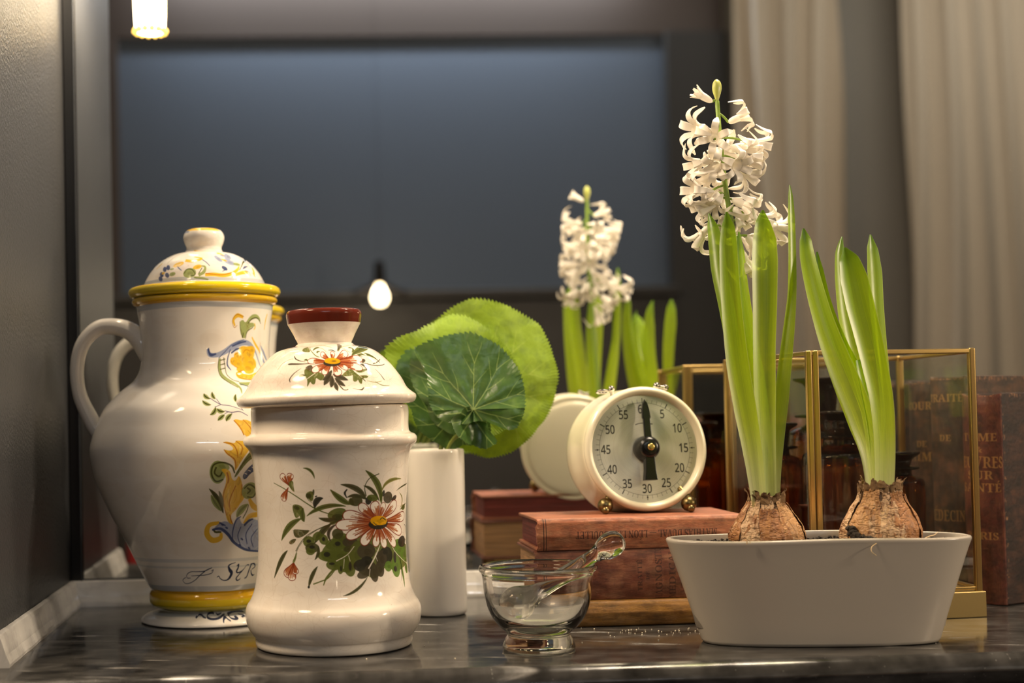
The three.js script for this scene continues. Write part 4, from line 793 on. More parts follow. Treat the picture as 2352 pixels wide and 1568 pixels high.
// ---------------------------------------------------------------- white vase and its leaves
single('vase', 'slim plain white cylinder vase holding round green leaves', 'vase', turned([[0, 2], [0, 0], [17, 0], [20.4, 0.8], [21.4, 3], [21.6, 10], [21.6, 60], [21.8, 118], [21.5, 123.6], [20.6, 124.6], [19.4, 123.6], [19, 118], [18.8, 20], [16, 6], [0, 5]], 96, 3), mat({ color: 0xd9d4ca, roughness: 0.12 }), [0.0984, 0, 0.0982]);
{
  const W = 1024, veins = (under) => canvasTexture(W, W, (ctx) => {   // centre = leaf stalk
    ctx.fillStyle = under ? '#8aaa00' : '#4b6c34'; ctx.fillRect(0, 0, W, W);
    for (let i = 0; i < 900; i++) { ctx.globalAlpha = 0.07; ctx.fillStyle = rnd() > 0.5 ? '#93ad45' : '#274d1a'; ctx.beginPath(); ctx.ellipse(rr(0, W), rr(0, W), rr(6, 44), rr(6, 30), rr(0, 3), 0, 7); ctx.fill(); }
    ctx.lineCap = 'round';
    const branch = (x, y, a, len, w, d) => {
      if (d > 1 || len < 18) return; let cx = x, cy = y, ca = a; ctx.globalAlpha = 0.75; ctx.strokeStyle = under ? '#a8bd58' : '#a9bd72';
      for (let i = 0; i < 8; i++) { const nx = cx + Math.cos(ca) * len / 8, ny = cy + Math.sin(ca) * len / 8; ctx.lineWidth = w * (1 - i / 11); ctx.beginPath(); ctx.moveTo(cx, cy); ctx.lineTo(nx, ny); ctx.stroke(); cx = nx; cy = ny; ca += rr(-0.09, 0.09); if (i === 3 || i === 5) branch(cx, cy, ca + (i === 3 ? 0.6 : -0.6), len * 0.5, w * 0.55, d + 1); }
      branch(cx, cy, ca + 0.3, len * 0.5, w * 0.6, d + 1); branch(cx, cy, ca - 0.35, len * 0.5, w * 0.6, d + 1);
    };
    for (let i = 0; i < 9; i++) branch(W / 2, W / 2, -Math.PI / 2 + (i - 4) * 0.62, 270, 7, 0);
  });
  const topMap = veins(false), paleMap = veins(true);
  const ridge = fieldTexture(512, 512, (u, v) => { const r = Math.hypot(u - 0.5, v - 0.5) * 2, a = Math.atan2(v - 0.5, u - 0.5); return 128 + 46 * Math.cos(a * 9 + 1.2 * fbm(u * 5, v * 5)) * Math.min(1, r * 1.6) + 60 * fbm(u * 20, v * 20, 2, 3); }, false);
  const leafMat = (map, rough) => mat({ map, bumpMap: ridge, bumpScale: 0.0012, roughness: rough, transmission: 0.34, thickness: 0, side: THREE.DoubleSide, specularIntensity: 1 });
  const M = [leafMat(topMap, 0.3), leafMat(paleMap, 0.6)];
  const g = thing('leaf_bouquet', 'round toothed green leaves standing in the slim white vase', 'leaves', [0.0984, 0.06, 0.0982]);
  const shapes = { // height over the leaf plane, in mm, from place [x, y] and distance d of the edge 0..1
    A: (x, y, d) => 4 * d * d - 0.3 * Math.max(0, y) + 0.22 * Math.min(0, x) - (y < 0 ? 5 * d * (0.5 + 0.5 * Math.sin(x * 0.16)) : 0) + 1.5 * Math.cos(Math.atan2(y, x) * 9 + 1) * d * (1.2 - 0.5 * d),
    B: (x, y, d) => -6 - 6 * d * d + 3 * Math.sin(x * 0.06 + 1) + 2 * Math.sin(Math.atan2(y, x) * 5) * d,
    C: (x, y, d) => -10 + 4 * d * d - 0.14 * Math.max(0, y) + 3 * Math.sin(x * 0.09) * d - (y > 40 ? 0.02 * (y - 40) ** 2 : 0),
    D: (x, y, d) => -7 - 3 * d * d - 0.2 * Math.max(0, y) + 2 * Math.sin(y * 0.2),
    E: (x, y, d) => -8 + 2 * d * d * (x < 0 ? 1 : 0.3) - 0.15 * Math.max(0, y) + 2 * Math.sin(y * 0.15 + 2),
    F: (x, y, d) => 0.09 * (x - 4) * (x - 4) * d + 3 * d,
  };
  ROUND.forEach((L, li) => {
    const key = 'ABCDEF'[li], rings = 22, n = 720, poly = L.out.map(([x, y]) => [Math.atan2(y, x), Math.hypot(x, y)]).sort((a, b) => a[0] - b[0]);
    const edge = (a) => { let i = poly.findIndex((p) => p[0] > a); const q = i < 0 ? poly[0] : poly[i], p = i <= 0 ? poly[poly.length - 1] : poly[i - 1]; let a0 = p[0], a1 = q[0]; if (a0 > a) a0 -= 6.28319; if (a1 < a) a1 += 6.28319; const s = (a - a0) / Math.max(1e-6, a1 - a0); return p[1] * (1 - s) + q[1] * s; };
    const pos = [], uv = [], idx = [], teeth = Math.round(2.4 * poly.reduce((s, p) => s + p[1], 0) / poly.length);
    for (let r = 0; r <= rings; r++) for (let i = 0; i <= n; i++) {
      const a = -Math.PI + i / n * 2 * Math.PI, d = r / rings, tooth = 1 + (0.034 + 0.012 * Math.sin(a * 13)) * (((a * teeth / 6.28319) % 1 + 1) % 1 - 0.5) * d ** 12;
      const sm = (edge(a - 0.03) + edge(a) * 2 + edge(a + 0.03)) / 4, R = sm * d * tooth, x = Math.cos(a) * R, y = Math.sin(a) * R;
      pos.push((L.at[0] + x) / 1000, (L.at[1] + y - 60) / 1000, (L.at[2] + shapes[key](x, y, d) + 0.8 * noise(x * 0.1, y * 0.1, li)) / 1000);
      uv.push(0.5 + x / 130, 0.5 + y / 130);
    }
    for (let r = 0; r < rings; r++) for (let i = 0; i < n; i++) { const a = r * (n + 1) + i; idx.push(a, a + n + 1, a + 1, a + 1, a + n + 1, a + n + 2); }
    const geo = new THREE.BufferGeometry(); geo.setAttribute('position', new THREE.Float32BufferAttribute(pos, 3)); geo.setAttribute('uv', new THREE.Float32BufferAttribute(uv, 2)); geo.setIndex(idx); geo.computeVertexNormals();
    const names = { A: 'glossy cupped front leaf', B: 'largest pale leaf at the back', C: 'pale leaf behind the front leaf' };
    part('leaf', geo, M[key === 'B' || key === 'C' ? 1 : 0], g, names[key]);
    const j = [L.at[0] / 1000, (L.at[1] - 60) / 1000, (L.at[2] + shapes[key](0, 0, 0) - 1.5) / 1000];
    const mx = Math.max(-0.012, Math.min(0.012, j[0] * 0.35)), mz = Math.max(-0.011, Math.min(0.011, j[2] * 0.35));
    part('stem', tube([[-0.5 * mx, -0.05, -0.5 * mz], [mx, 0.066, mz], [mx + (j[0] - mx) * 0.6, 0.066 + (j[1] - 0.066) * 0.5, mz + (j[2] - mz) * 0.6 - 0.003], j], 0.0012, 30, 8), mat({ color: 0x7d8a3a, roughness: 0.5 }), g);
  });
}
// ---------------------------------------------------------------- glass mortar and pestle
const clearGlass = mat({ color: 0xffffff, transmission: 1, thickness: 0.01, ior: 1.47, roughness: 0, attenuationColor: new THREE.Color(0.96, 0.97, 0.9), attenuationDistance: 0.06 });
{
  const prof = [[0, 1.2], [12, 0.8], [20, 0.2], [22.4, 0.4], [23.1, 1.8], [22.8, 3.2], [21.2, 7.0], [19.8, 9.4], [19.9, 10.4], [24.5, 14.5], [29.2, 20.5], [32.4, 28], [34.2, 37], [35.1, 46], [35.7, 48.2], [37.0, 50.2], [37.2, 52.2], [36.2, 53.6], [34.6, 53.4], [33.4, 51.6], [32.9, 46], [31.8, 36], [29.6, 28.5], [25.5, 21.5], [19, 16.6], [10, 14.4], [0, 14]];
  const geo = turned(prof, 120, 4);
  displaced(geo, (v) => { const r = Math.hypot(v.x, v.z), a = Math.atan2(v.z, v.x), up = Math.max(0, (v.y - 0.042) / 0.0116); const k = Math.exp(-((a / 0.13) ** 2)) * up * up * (r > 0.03 ? 1 : 0); v.x *= 1 + 0.075 * k; v.y -= 0.0016 * k; });
  const bowl = thing('mortar', 'small clear glass mortar bowl on a flared foot', 'mortar', [0.1461, 0, 0.2715]);
  part('bowl', geo, clearGlass, bowl);
  part('ground_interior', turned([[0, 14.3], [10, 14.7], [18.8, 16.9], [25.2, 21.8], [29.2, 28.6], [29.8, 30.5]], 96, 4), mat({ color: 0xf4f2ea, transmission: 1, thickness: 0, roughness: 0.42, side: THREE.DoubleSide }), bowl, 'frosted ground inside of the bowl, also added to brighten the glass');  // frosted layer; its white also stands in for light gathered in the glass
  const p = [[0, -12], [5, -10.8], [9.4, -7], [11.6, -1.5], [11.4, 3.5], [9, 9], [6.4, 15], [5.6, 24], [5, 38], [4.5, 50], [4.5, 57.5], [5.6, 62], [7.5, 66], [8.3, 71], [7.5, 76], [4.6, 79.6], [0, 81]];
  const pg = turned(p, 64, 4), pest = single('pestle', 'clear glass pestle leaning in the glass mortar on its rim', 'pestle', pg, clearGlass, [0.1461 - 0.0135, 0.0285, 0.2715]);
  pest.rotation.z = -Math.atan2(0.0615, 0.0365);
}
// ---------------------------------------------------------------- stacked books and the minute timer
const leather = (r, g, b, k = 1) => fieldTexture(512, 512, (u, v) => { const n = fbm(u * 26, v * 26, 3, 4), w = fbm(u * 6, v * 5, 9, 4), s = 1 + 0.28 * n + 0.5 * k * w; return [r * s, g * s, b * s]; });
const grain = fieldTexture(512, 512, (u, v) => 128 + 110 * fbm(u * 60, v * 60, 6, 3), false);
// lies with its spine towards +z; x along the spine, origin at the left front lower corner
function lyingBook(label, [x, y, z], len, thick, depth, turn, { spineMap, boardMap, edge, bulge = 0.004, wrap = false }) {
  const g = thing('book', label, 'book', [x, y, z], turn), bt = 0.0021;
  const bm = mat({ map: boardMap, bumpMap: grain, bumpScale: 0.0002, roughness: 0.62 });
  const sec = [], n = 20;
  for (let i = 0; i <= n; i++) { const t = i / n, a = (t - 0.5) * Math.PI; sec.push([-0.005 + bulge * Math.pow(Math.cos(a), 0.6) + (Math.abs(t - 0.5) < 0.5 ? 0.001 : 0), thick / 2 + Math.sin(a) * thick / 2]); }
  const pos = [], uv = [], idx = [], cols = 40, row = sec.length * 2;
  for (let i = 0; i <= cols; i++) { const t = i / cols; for (let s = 0; s < 2; s++) for (let j = 0; j < sec.length; j++) { const q = s ? sec.length - 1 - j : j, [oz, oy] = sec[q], wear = 0.0005 * noise(t * 30, q * 0.3, 2) * (i === 0 || i === cols ? 3 : 1); pos.push(t * len + (i === 0 || i === cols ? wear : 0), s ? thick / 2 + (oy - thick / 2) * 0.86 : oy, s ? oz - 0.0016 : oz + wear * 0.3); uv.push(t, q / n); } }
  for (let i = 0; i < cols; i++) for (let j = 0; j < row; j++) { const a = i * row + j, b = i * row + (j + 1) % row; idx.push(a, a + row, b, b, a + row, b + row); }
  for (const e of [0, cols * row]) for (let j = 0; j < sec.length - 1; j++) { const a = e + j, b = e + row - 1 - j; idx.push(a, a + 1, b, a + 1, b - 1, b); }
  const sg = new THREE.BufferGeometry(); sg.setAttribute('position', new THREE.Float32BufferAttribute(pos, 3)); sg.setAttribute('uv', new THREE.Float32BufferAttribute(uv, 2)); sg.setIndex(idx);
  part('spine', toCreasedNormals(sg, 0.6), mat({ map: spineMap, bumpMap: grain, bumpScale: 0.0002, roughness: 0.55, side: THREE.DoubleSide }), g);
  for (const s of [0, 1]) part('cover_board', displaced(rbox(0, len, s ? thick - bt : 0, s ? thick : bt, -depth, -0.0045, 0.0008), (v) => { v.y += 0.0006 * noise(v.x * 30, 3 + s, v.z * 30); }), bm, g);
  const pg = new THREE.BoxGeometry(len - 0.005, thick - 2 * bt - 0.0004, depth - 0.009, 1, 24, 1).translate(len / 2, thick / 2, -depth / 2 - 0.003);
  displaced(pg, (v) => { v.x += Math.sign(v.x - len / 2) * 0.0004 * noise(v.y * 900, v.z * 3, 2); v.z += (v.z < -depth / 2 ? 0.0005 : 0) * noise(v.y * 900, v.x * 3, 5); });
  part('page_block', pg, mat({ map: fieldTexture(64, 256, (u, w) => { const s = 1 + 0.35 * noise(u * 2, w * 90, 3) + 0.2 * noise(u * 6, w * 30, 8); return [edge[0] * s, edge[1] * s, edge[2] * s]; }), roughness: 0.8 }), g);
  return g;
}
const spineTexture = (w, h, r, g, b, draw) => canvasTexture(w, h, (ctx) => {
  ctx.fillStyle = `rgb(${r},${g},${b})`; ctx.fillRect(0, 0, w, h);
  for (let i = 0; i < 1600; i++) { ctx.globalAlpha = 0.07; ctx.fillStyle = ['#000', '#c98f66', '#3a170c', '#d8a884'][i % 4]; ctx.beginPath(); ctx.ellipse(rr(0, w), rr(0, h), rr(2, w / 18), rr(1, h / 12), 0, 0, 7); ctx.fill(); }
  for (let i = 0; i < 120; i++) { ctx.globalAlpha = 0.35; ctx.fillStyle = '#dba98a'; ctx.fillRect(rr(0, w), rr(0, h), rr(1, 5), rr(1, 3)); }
  ctx.globalAlpha = 1; draw(ctx, w, h);
});
{
  const cover = leather(138, 82, 56), ochre = leather(126, 92, 38, 0.8);
  const s1 = spineTexture(1536, 256, 164, 94, 62, (ctx, w, h) => {
    ctx.fillStyle = '#2a120c'; ctx.fillRect(w * 0.03, 0, 6, h); ctx.fillRect(w * 0.042, 0, 5, h);
    ctx.save(); ctx.translate(w * 0.525, h * 0.52); ctx.rotate(Math.PI); ctx.font = 'bold 62px serif'; ctx.textAlign = 'center'; ctx.textBaseline = 'middle'; ctx.globalAlpha = 0.72; ctx.fillStyle = '#25100a';
    ctx.scale(1, 0.86); ctx.fillText('MATHIAS DUVAL — LÉON LEREBOULLET', 0, 0, w * 0.68); ctx.restore();
    ctx.globalAlpha = 0.5; ctx.fillStyle = '#d79a78'; for (let i = 0; i < 26; i++) ctx.fillRect(rr(0, 22), rr(0, h), rr(3, 18), rr(2, 9));
  });
  const s2 = spineTexture(1536, 384, 104, 52, 34, (ctx, w, h) => {
    ctx.fillStyle = '#1e0c08'; ctx.globalAlpha = 0.55; ctx.textAlign = 'center'; ctx.textBaseline = 'middle';
    const line = (x, text, size) => { ctx.save(); ctx.translate(x * w, h * 0.52); ctx.rotate(-Math.PI / 2); ctx.font = `bold ${size}px serif`; ctx.fillText(text, 0, 0, h * 0.94); ctx.restore(); };
    line(0.47, 'TRAITÉ', 44); line(0.505, 'DE', 30); line(0.555, 'DIAGNOSTIC', 66); line(0.615, 'MÉDICAL', 62);
    ctx.fillRect(w * 0.655, h * 0.3, 4, h * 0.4);
  });
  const s3 = spineTexture(1024, 192, 146, 104, 40, () => {});
  lyingBook('plain ochre cloth book, lowest of the stack under the timer', [0.170, 0, 0.1875], 0.152, 0.018, 0.088, 0.01, { spineMap: s3, boardMap: ochre, edge: [150, 112, 66], bulge: 0.006 });
  lyingBook('thick red brown medical book in the middle of the stack', [0.1585, 0.0181, 0.1845], 0.158, 0.0352, 0.083, 0.0, { spineMap: s2, boardMap: leather(96, 50, 34), edge: [138, 104, 70], bulge: 0.004 });
  lyingBook('terracotta book with upside-down spine lettering, topmost of the stack', [0.1605, 0.0534, 0.1858], 0.148, 0.0224, 0.079, 0.012, { spineMap: s1, boardMap: cover, edge: [88, 26, 20], bulge: 0.004 });
}
{
  const g = thing('minute_timer', 'round cream enamel minute timer with silver dial on the stacked books', 'timer', [0.2483, 0.0762, 0.147]);
  const M4 = new THREE.Matrix4().compose(V(0, 0.0465, 0), new THREE.Quaternion().setFromEuler(new THREE.Euler(-0.115, 0.06, 0, 'YXZ')), V(1, 1, 1));
  const P = (name, geo, m, label) => part(name, geo.applyMatrix4(M4), m, g, label);
  const ring = (prof) => turned(prof.map(([r, z]) => [r, z]), 128, 4).applyMatrix4(new THREE.Matrix4().makeRotationX(Math.PI / 2));
  const cream = mat({ color: 0xe2dac0, roughness: 0.22, clearcoat: 0.4, clearcoatRoughness: 0.1 });
  P('case', ring([[0, -52.5], [20, -52], [34, -50.6], [41.5, -48.6], [43, -46.6], [44.8, -46.2], [46.8, -46.4], [48.4, -44.5], [48.7, -41.5], [48, -36], [46.6, -22], [45.4, -8], [44.6, -5.2], [44.4, -4]]), cream);
  P('bezel', ring([[43, -5.2], [44.9, -4.6], [45.7, -2.6], [45.5, -0.6], [44.6, 1.2], [43.2, 2.2], [41.8, 2.1], [40.6, 0.8], [39.9, -0.8], [39.4, -3]]), cream);
  // dial: brushed round the centre, printed numerals
  const dial = new THREE.CircleGeometry(0.0402, 120), np = dial.attributes.position.count, uv1 = dial.attributes.uv.clone(), polar = [];
  const rg = new THREE.RingGeometry(0.0004, 0.0402, 160, 12), rp = rg.attributes.position, planar = []; for (let i = 0; i < rp.count; i++) { const x = rp.getX(i), y = rp.getY(i); planar.push(0.5 + x / 0.0804, 0.5 + y / 0.0804); }
  for (let r = 0; r <= 12; r++) for (let i = 0; i <= 160; i++) polar.push(i / 160 * 4, r / 12);
  rg.setAttribute('uv', new THREE.Float32BufferAttribute(polar, 2)); rg.setAttribute('uv1', new THREE.Float32BufferAttribute(planar, 2)); rg.translate(0, 0, -0.003);
  const face = canvasTexture(1024, 1024, (ctx, W) => {
    ctx.fillStyle = '#c3c4b4'; ctx.fillRect(0, 0, W, W);
    for (let i = 0; i < 700; i++) { ctx.globalAlpha = 0.08; ctx.strokeStyle = rnd() > 0.5 ? '#eef0e2' : '#8d8f80'; ctx.lineWidth = rr(0.5, 2); ctx.beginPath(); ctx.arc(W / 2, W / 2, rr(8, 510), 0, 7); ctx.stroke(); }
    ctx.globalAlpha = 0.9; ctx.strokeStyle = ctx.fillStyle = '#22231d'; const c = W / 2, R = 432;
    ctx.lineWidth = 2.4; ctx.beginPath(); ctx.arc(c, c, R, 0, 7); ctx.stroke();
    for (let m = 0; m < 60; m++) { const a = m / 60 * 2 * Math.PI - Math.PI / 2, big = m % 5 === 0, q = m % 15 === 0; ctx.lineWidth = big ? 9 : 2.4; if (q) ctx.lineWidth = 6; const r0 = R - (big && !q ? 0 : 2), r1 = R + (big ? 46 : 34); ctx.beginPath(); ctx.moveTo(c + Math.cos(a) * r0, c + Math.sin(a) * r0); ctx.lineTo(c + Math.cos(a) * r1, c + Math.sin(a) * r1); ctx.stroke(); if (q && m) { ctx.beginPath(); ctx.arc(c + Math.cos(a) * (R + 20), c + Math.sin(a) * (R + 20), 8, 0, 7); ctx.fill(); } }
    ctx.font = '106px sans-serif'; ctx.textAlign = 'center'; ctx.textBaseline = 'middle';
    for (let m = 5; m <= 60; m += 5) { const a = m / 60 * 2 * Math.PI - Math.PI / 2; ctx.save(); ctx.translate(c + Math.cos(a) * 372, c + Math.sin(a) * 372); ctx.scale(0.8, 1.05); ctx.lineWidth = 3.5; ctx.fillText(String(m), 0, 0); ctx.strokeText(String(m), 0, 0); ctx.restore(); }
    ctx.lineWidth = 7; ctx.beginPath(); ctx.moveTo(c - 78, c - 226); ctx.quadraticCurveTo(c - 30, c - 246, c + 8, c - 240); ctx.stroke(); ctx.beginPath(); ctx.moveTo(c + 30, c - 236); ctx.lineTo(c + 90, c - 230); ctx.stroke(); ctx.beginPath(); ctx.moveTo(c + 40, c - 250); ctx.lineTo(c + 80, c - 232); ctx.lineTo(c + 42, c - 218); ctx.stroke();
  });
  face.channel = 1;
  P('dial', rg, mat({ map: face, metalness: 0.5, roughness: 0.42, anisotropy: 0.75, anisotropyRotation: 0 }));
  const black = mat({ color: 0x0d0d0c, roughness: 0.25 });
  const flat = (pts, z0, depth, bend) => { const s = new THREE.Shape(); pts.forEach(([x, y], i) => (i ? s.lineTo(x, y) : s.moveTo(x, y))); const e = new THREE.ExtrudeGeometry(s, { depth, bevelEnabled: true, bevelSize: 0.0005, bevelThickness: 0.0005, bevelSegments: 2 }); e.translate(0, 0, z0); return bend ? displaced(e.index ? e.toNonIndexed() : e, bend) : e; };
  P('hub', ring([[9.2, -2.5], [9.2, 1], [8.8, 4.2], [8.2, 7.6], [7.2, 10.2], [5, 11.8], [2.4, 12.2], [0, 12.3]]), black, 'black hub');
  P('hand', flat([[-0.0022, 0.005], [-0.002, 0.021], [-0.0026, 0.0222], [-0.0022, 0.0275], [-0.0012, 0.0325], [0, 0.035], [0.0012, 0.0325], [0.0022, 0.0275], [0.0026, 0.0222], [0.002, 0.021], [0.0022, 0.005]], 0.0055, 0.0022, (v) => { v.z -= 0.16 * Math.max(0, v.y - 0.012); }), black, 'black pointer');
  P('lever', flat([[-0.0028, -0.004], [-0.0033, -0.0165], [-0.0042, -0.0232], [0.0042, -0.0232], [0.0033, -0.0165], [0.0028, -0.004]], 0.003, 0.0062), black, 'black turning lever');
  P('screw', ring([[0, 12], [2.5, 12], [2.6, 13], [2, 13.8], [0, 14]]), brass, 'brass screw');
  const oldBrass = mat({ color: new THREE.Color(0.2, 0.15, 0.065), metalness: 1, roughness: 0.32 }), chrome = mat({ color: 0xd8d6d0, metalness: 1, roughness: 0.12 });
  for (const s of [-1, 1]) {
    part('foot', merge([ball(0.0056, s * 0.0306 - 0.001, 0.0058, 0.003), ball(0.0029, s * 0.0312 - 0.001, 0.0026, 0.0068, 16), tube([[s * 0.031, 0.0075, 0.003], [s * 0.0275, 0.0125, 0.0005], [s * 0.0245, 0.0165, -0.003]], 0.0028, 10, 12)]), oldBrass, g);
  }
  part('winding_key', merge([new THREE.TorusGeometry(0.0042, 0.0009, 10, 30).rotateX(1.35).translate(-0.0285, 0.0887, -0.012), ball(0.0025, -0.0225, 0.0905, -0.009, 16), tube([[-0.0225, 0.0895, -0.009], [-0.0215, 0.0868, -0.011], [-0.021, 0.084, -0.013]], 0.0013, 6, 8)]), chrome, g, 'chrome winding key');
  part('winding_key', merge([ball(0.0027, 0.0112, 0.0922, -0.009, 16), ball(0.0024, 0.0178, 0.0908, -0.009, 16), tube([[0.0112, 0.092, -0.009], [0.0145, 0.0912, -0.009], [0.0178, 0.0908, -0.009]], 0.0014, 6, 8), tube([[0.0145, 0.091, -0.009], [0.0143, 0.0885, -0.0105], [0.014, 0.0855, -0.012]], 0.0013, 6, 8)]), chrome, g, 'chrome winding key');
}
// ---------------------------------------------------------------- brass and glass display case with bottles
{
  const c = [[0.3535, 0.2], [0.4732, 0.188], [0.478, 0.055], [0.337, 0.055]], y0 = 0.0183, y1 = 0.1878, o = [0.41, 0.12];   // corners front left, front right, back right, back left
  const g = thing('display_case', 'brass framed glass case on a brass plinth behind the bulb planter', 'display case', [o[0], 0, o[1]]);
  const L = c.map(([x, z]) => [x - o[0], z - o[1]]);
  const out = L.map(([x, z]) => { const k = 1 + 0.0045 / Math.hypot(x, z); return [x * k, z * k]; });
  const sh = new THREE.Shape(); out.forEach(([x, z], i) => (i ? sh.lineTo(x, -z) : sh.moveTo(x, -z))); sh.closePath();
  const plate = mat({ color: new THREE.Color(0.42, 0.31, 0.13), metalness: 1, roughness: 0.42, bumpMap: grain, bumpScale: 0.00008 });
  part('plinth', new THREE.ExtrudeGeometry(sh, { depth: y0 - 0.0012, bevelEnabled: true, bevelSize: 0.0006, bevelThickness: 0.0006, bevelSegments: 2 }).rotateX(-Math.PI / 2).translate(0, 0.0006, 0), plate, g);
  const bar = (a, b, w) => { const A = V(...a), B = V(...b), len = A.distanceTo(B), geo = new RoundedBoxGeometry(w, w, len + w * 0.9, 2, w * 0.25); const m = new THREE.Object3D(); m.position.copy(A.clone().add(B).multiplyScalar(0.5)); m.lookAt(B); m.updateMatrix(); return geo.applyMatrix4(m.matrix); };
  const glass = mat({ color: new THREE.Color(0.93, 0.95, 0.93), transmission: 1, thickness: 0, roughness: 0.0, ior: 1.5 });
  L.forEach(([x, z], i) => {
    const [nx, nz] = L[(i + 1) % 4];
    if (i === 0) { part('post', bar([x - 0.0022, y0, z], [x - 0.0022, y1, z], 0.0042), brass, g); part('post', bar([x + 0.0026, y0, z], [x + 0.0026, y1, z], 0.0042), brass, g); } else if (i === 3) { part('post', bar([x, y0, z], [x, y1, z], 0.0042), brass, g); part('post', bar([x + 0.0044, y0, z], [x + 0.0044, y1, z], 0.0038), brass, g); } else part('post', bar([x, y0, z], [x, y1, z], 0.0048), brass, g);
    part('rail', bar([x, y1, z], [nx, y1, nz], 0.0035), brass, g);
    part('rail', bar([x, y0 + 0.002, z], [nx, y0 + 0.002, nz], 0.0024), brass, g);
    const d = V(nx - x, 0, nz - z), len = d.length() - 0.005, pane = new THREE.BoxGeometry(len, y1 - y0 - 0.007, 0.0004); pane.rotateY(-Math.atan2(d.z, d.x)).translate((x + nx) / 2, (y0 + y1) / 2 + 0.001, (z + nz) / 2);
    part('pane', new THREE.PlaneGeometry(len, y1 - y0 - 0.007).rotateY(-Math.atan2(d.z, d.x)).translate((x + nx) / 2, (y0 + y1) / 2 + 0.001, (z + nz) / 2), glass, g);
  });
  // brown glass bottles with flared stoppers
  const amber = mat({ color: new THREE.Color(0.95, 0.8, 0.6), transmission: 1, thickness: 0.01, ior: 1.5, roughness: 0.0, attenuationColor: new THREE.Color(0.6, 0.34, 0.1), attenuationDistance: 0.002 });
  const blackGlass = mat({ color: 0x100a07, roughness: 0.04, ior: 1.52 });
  const bottle = (label, x, z, R, shoulder, top) => {
    const b = thing('apothecary_bottle', label, 'bottle', [x, y0 + 0.0008, z], 0), h = (v) => (v - y0 - 0.0008) * 1000, r = R * 1000, s = h(shoulder), t = h(top), n = r * 0.46, nk = s + r * 0.34, w = 1.6;
    part('body', turned([[0, 0.6], [r * 0.8, 0], [r * 0.95, 0.8], [r, 3], [r, s * 0.5], [r, s - 3], [r * 0.94, s], [r * 0.7, s + r * 0.12], [n * 1.05, s + r * 0.2], [n, nk], [n * 1.02, nk + 1], [n * 1.7, nk + 2.2], [n * 1.72, nk + 3.6], [n * 0.9, nk + 3.8], [n - w, nk], [n - w, s + r * 0.16], [r * 0.66, s], [r - w, s - 5], [r - w, s * 0.5], [r - w, 5], [r * 0.8, 3.4], [0, 3.2]], 72, 3), amber, b);
    part('stopper', turned([[0, nk - 4], [n * 0.7, nk - 4], [n * 0.84, nk + 4.2], [n * 0.95, nk + (t - nk) * 0.4], [n * 1.1, t - 6], [n * 1.75, t - 2.4], [n * 1.8, t - 0.8], [n * 1.4, t], [0, t]], 56, 3), blackGlass, b, 'flared glass stopper');
  };
  bottle('tall brown glass bottle at the back of the brass case', 0.404, 0.081, 0.026, 0.1315, 0.1735);
  bottle('wide brown glass bottle in front inside the brass case', 0.3915, 0.152, 0.028, 0.116, 0.1475);
  bottle('narrow brown glass bottle in the left rear of the brass case', 0.3625, 0.0995, 0.0175, 0.111, 0.139);
  bottle('smallest brown glass bottle with a wide flat stopper, right of the tall plant stem', 0.4395, 0.142, 0.0165, 0.0955, 0.1165);
}
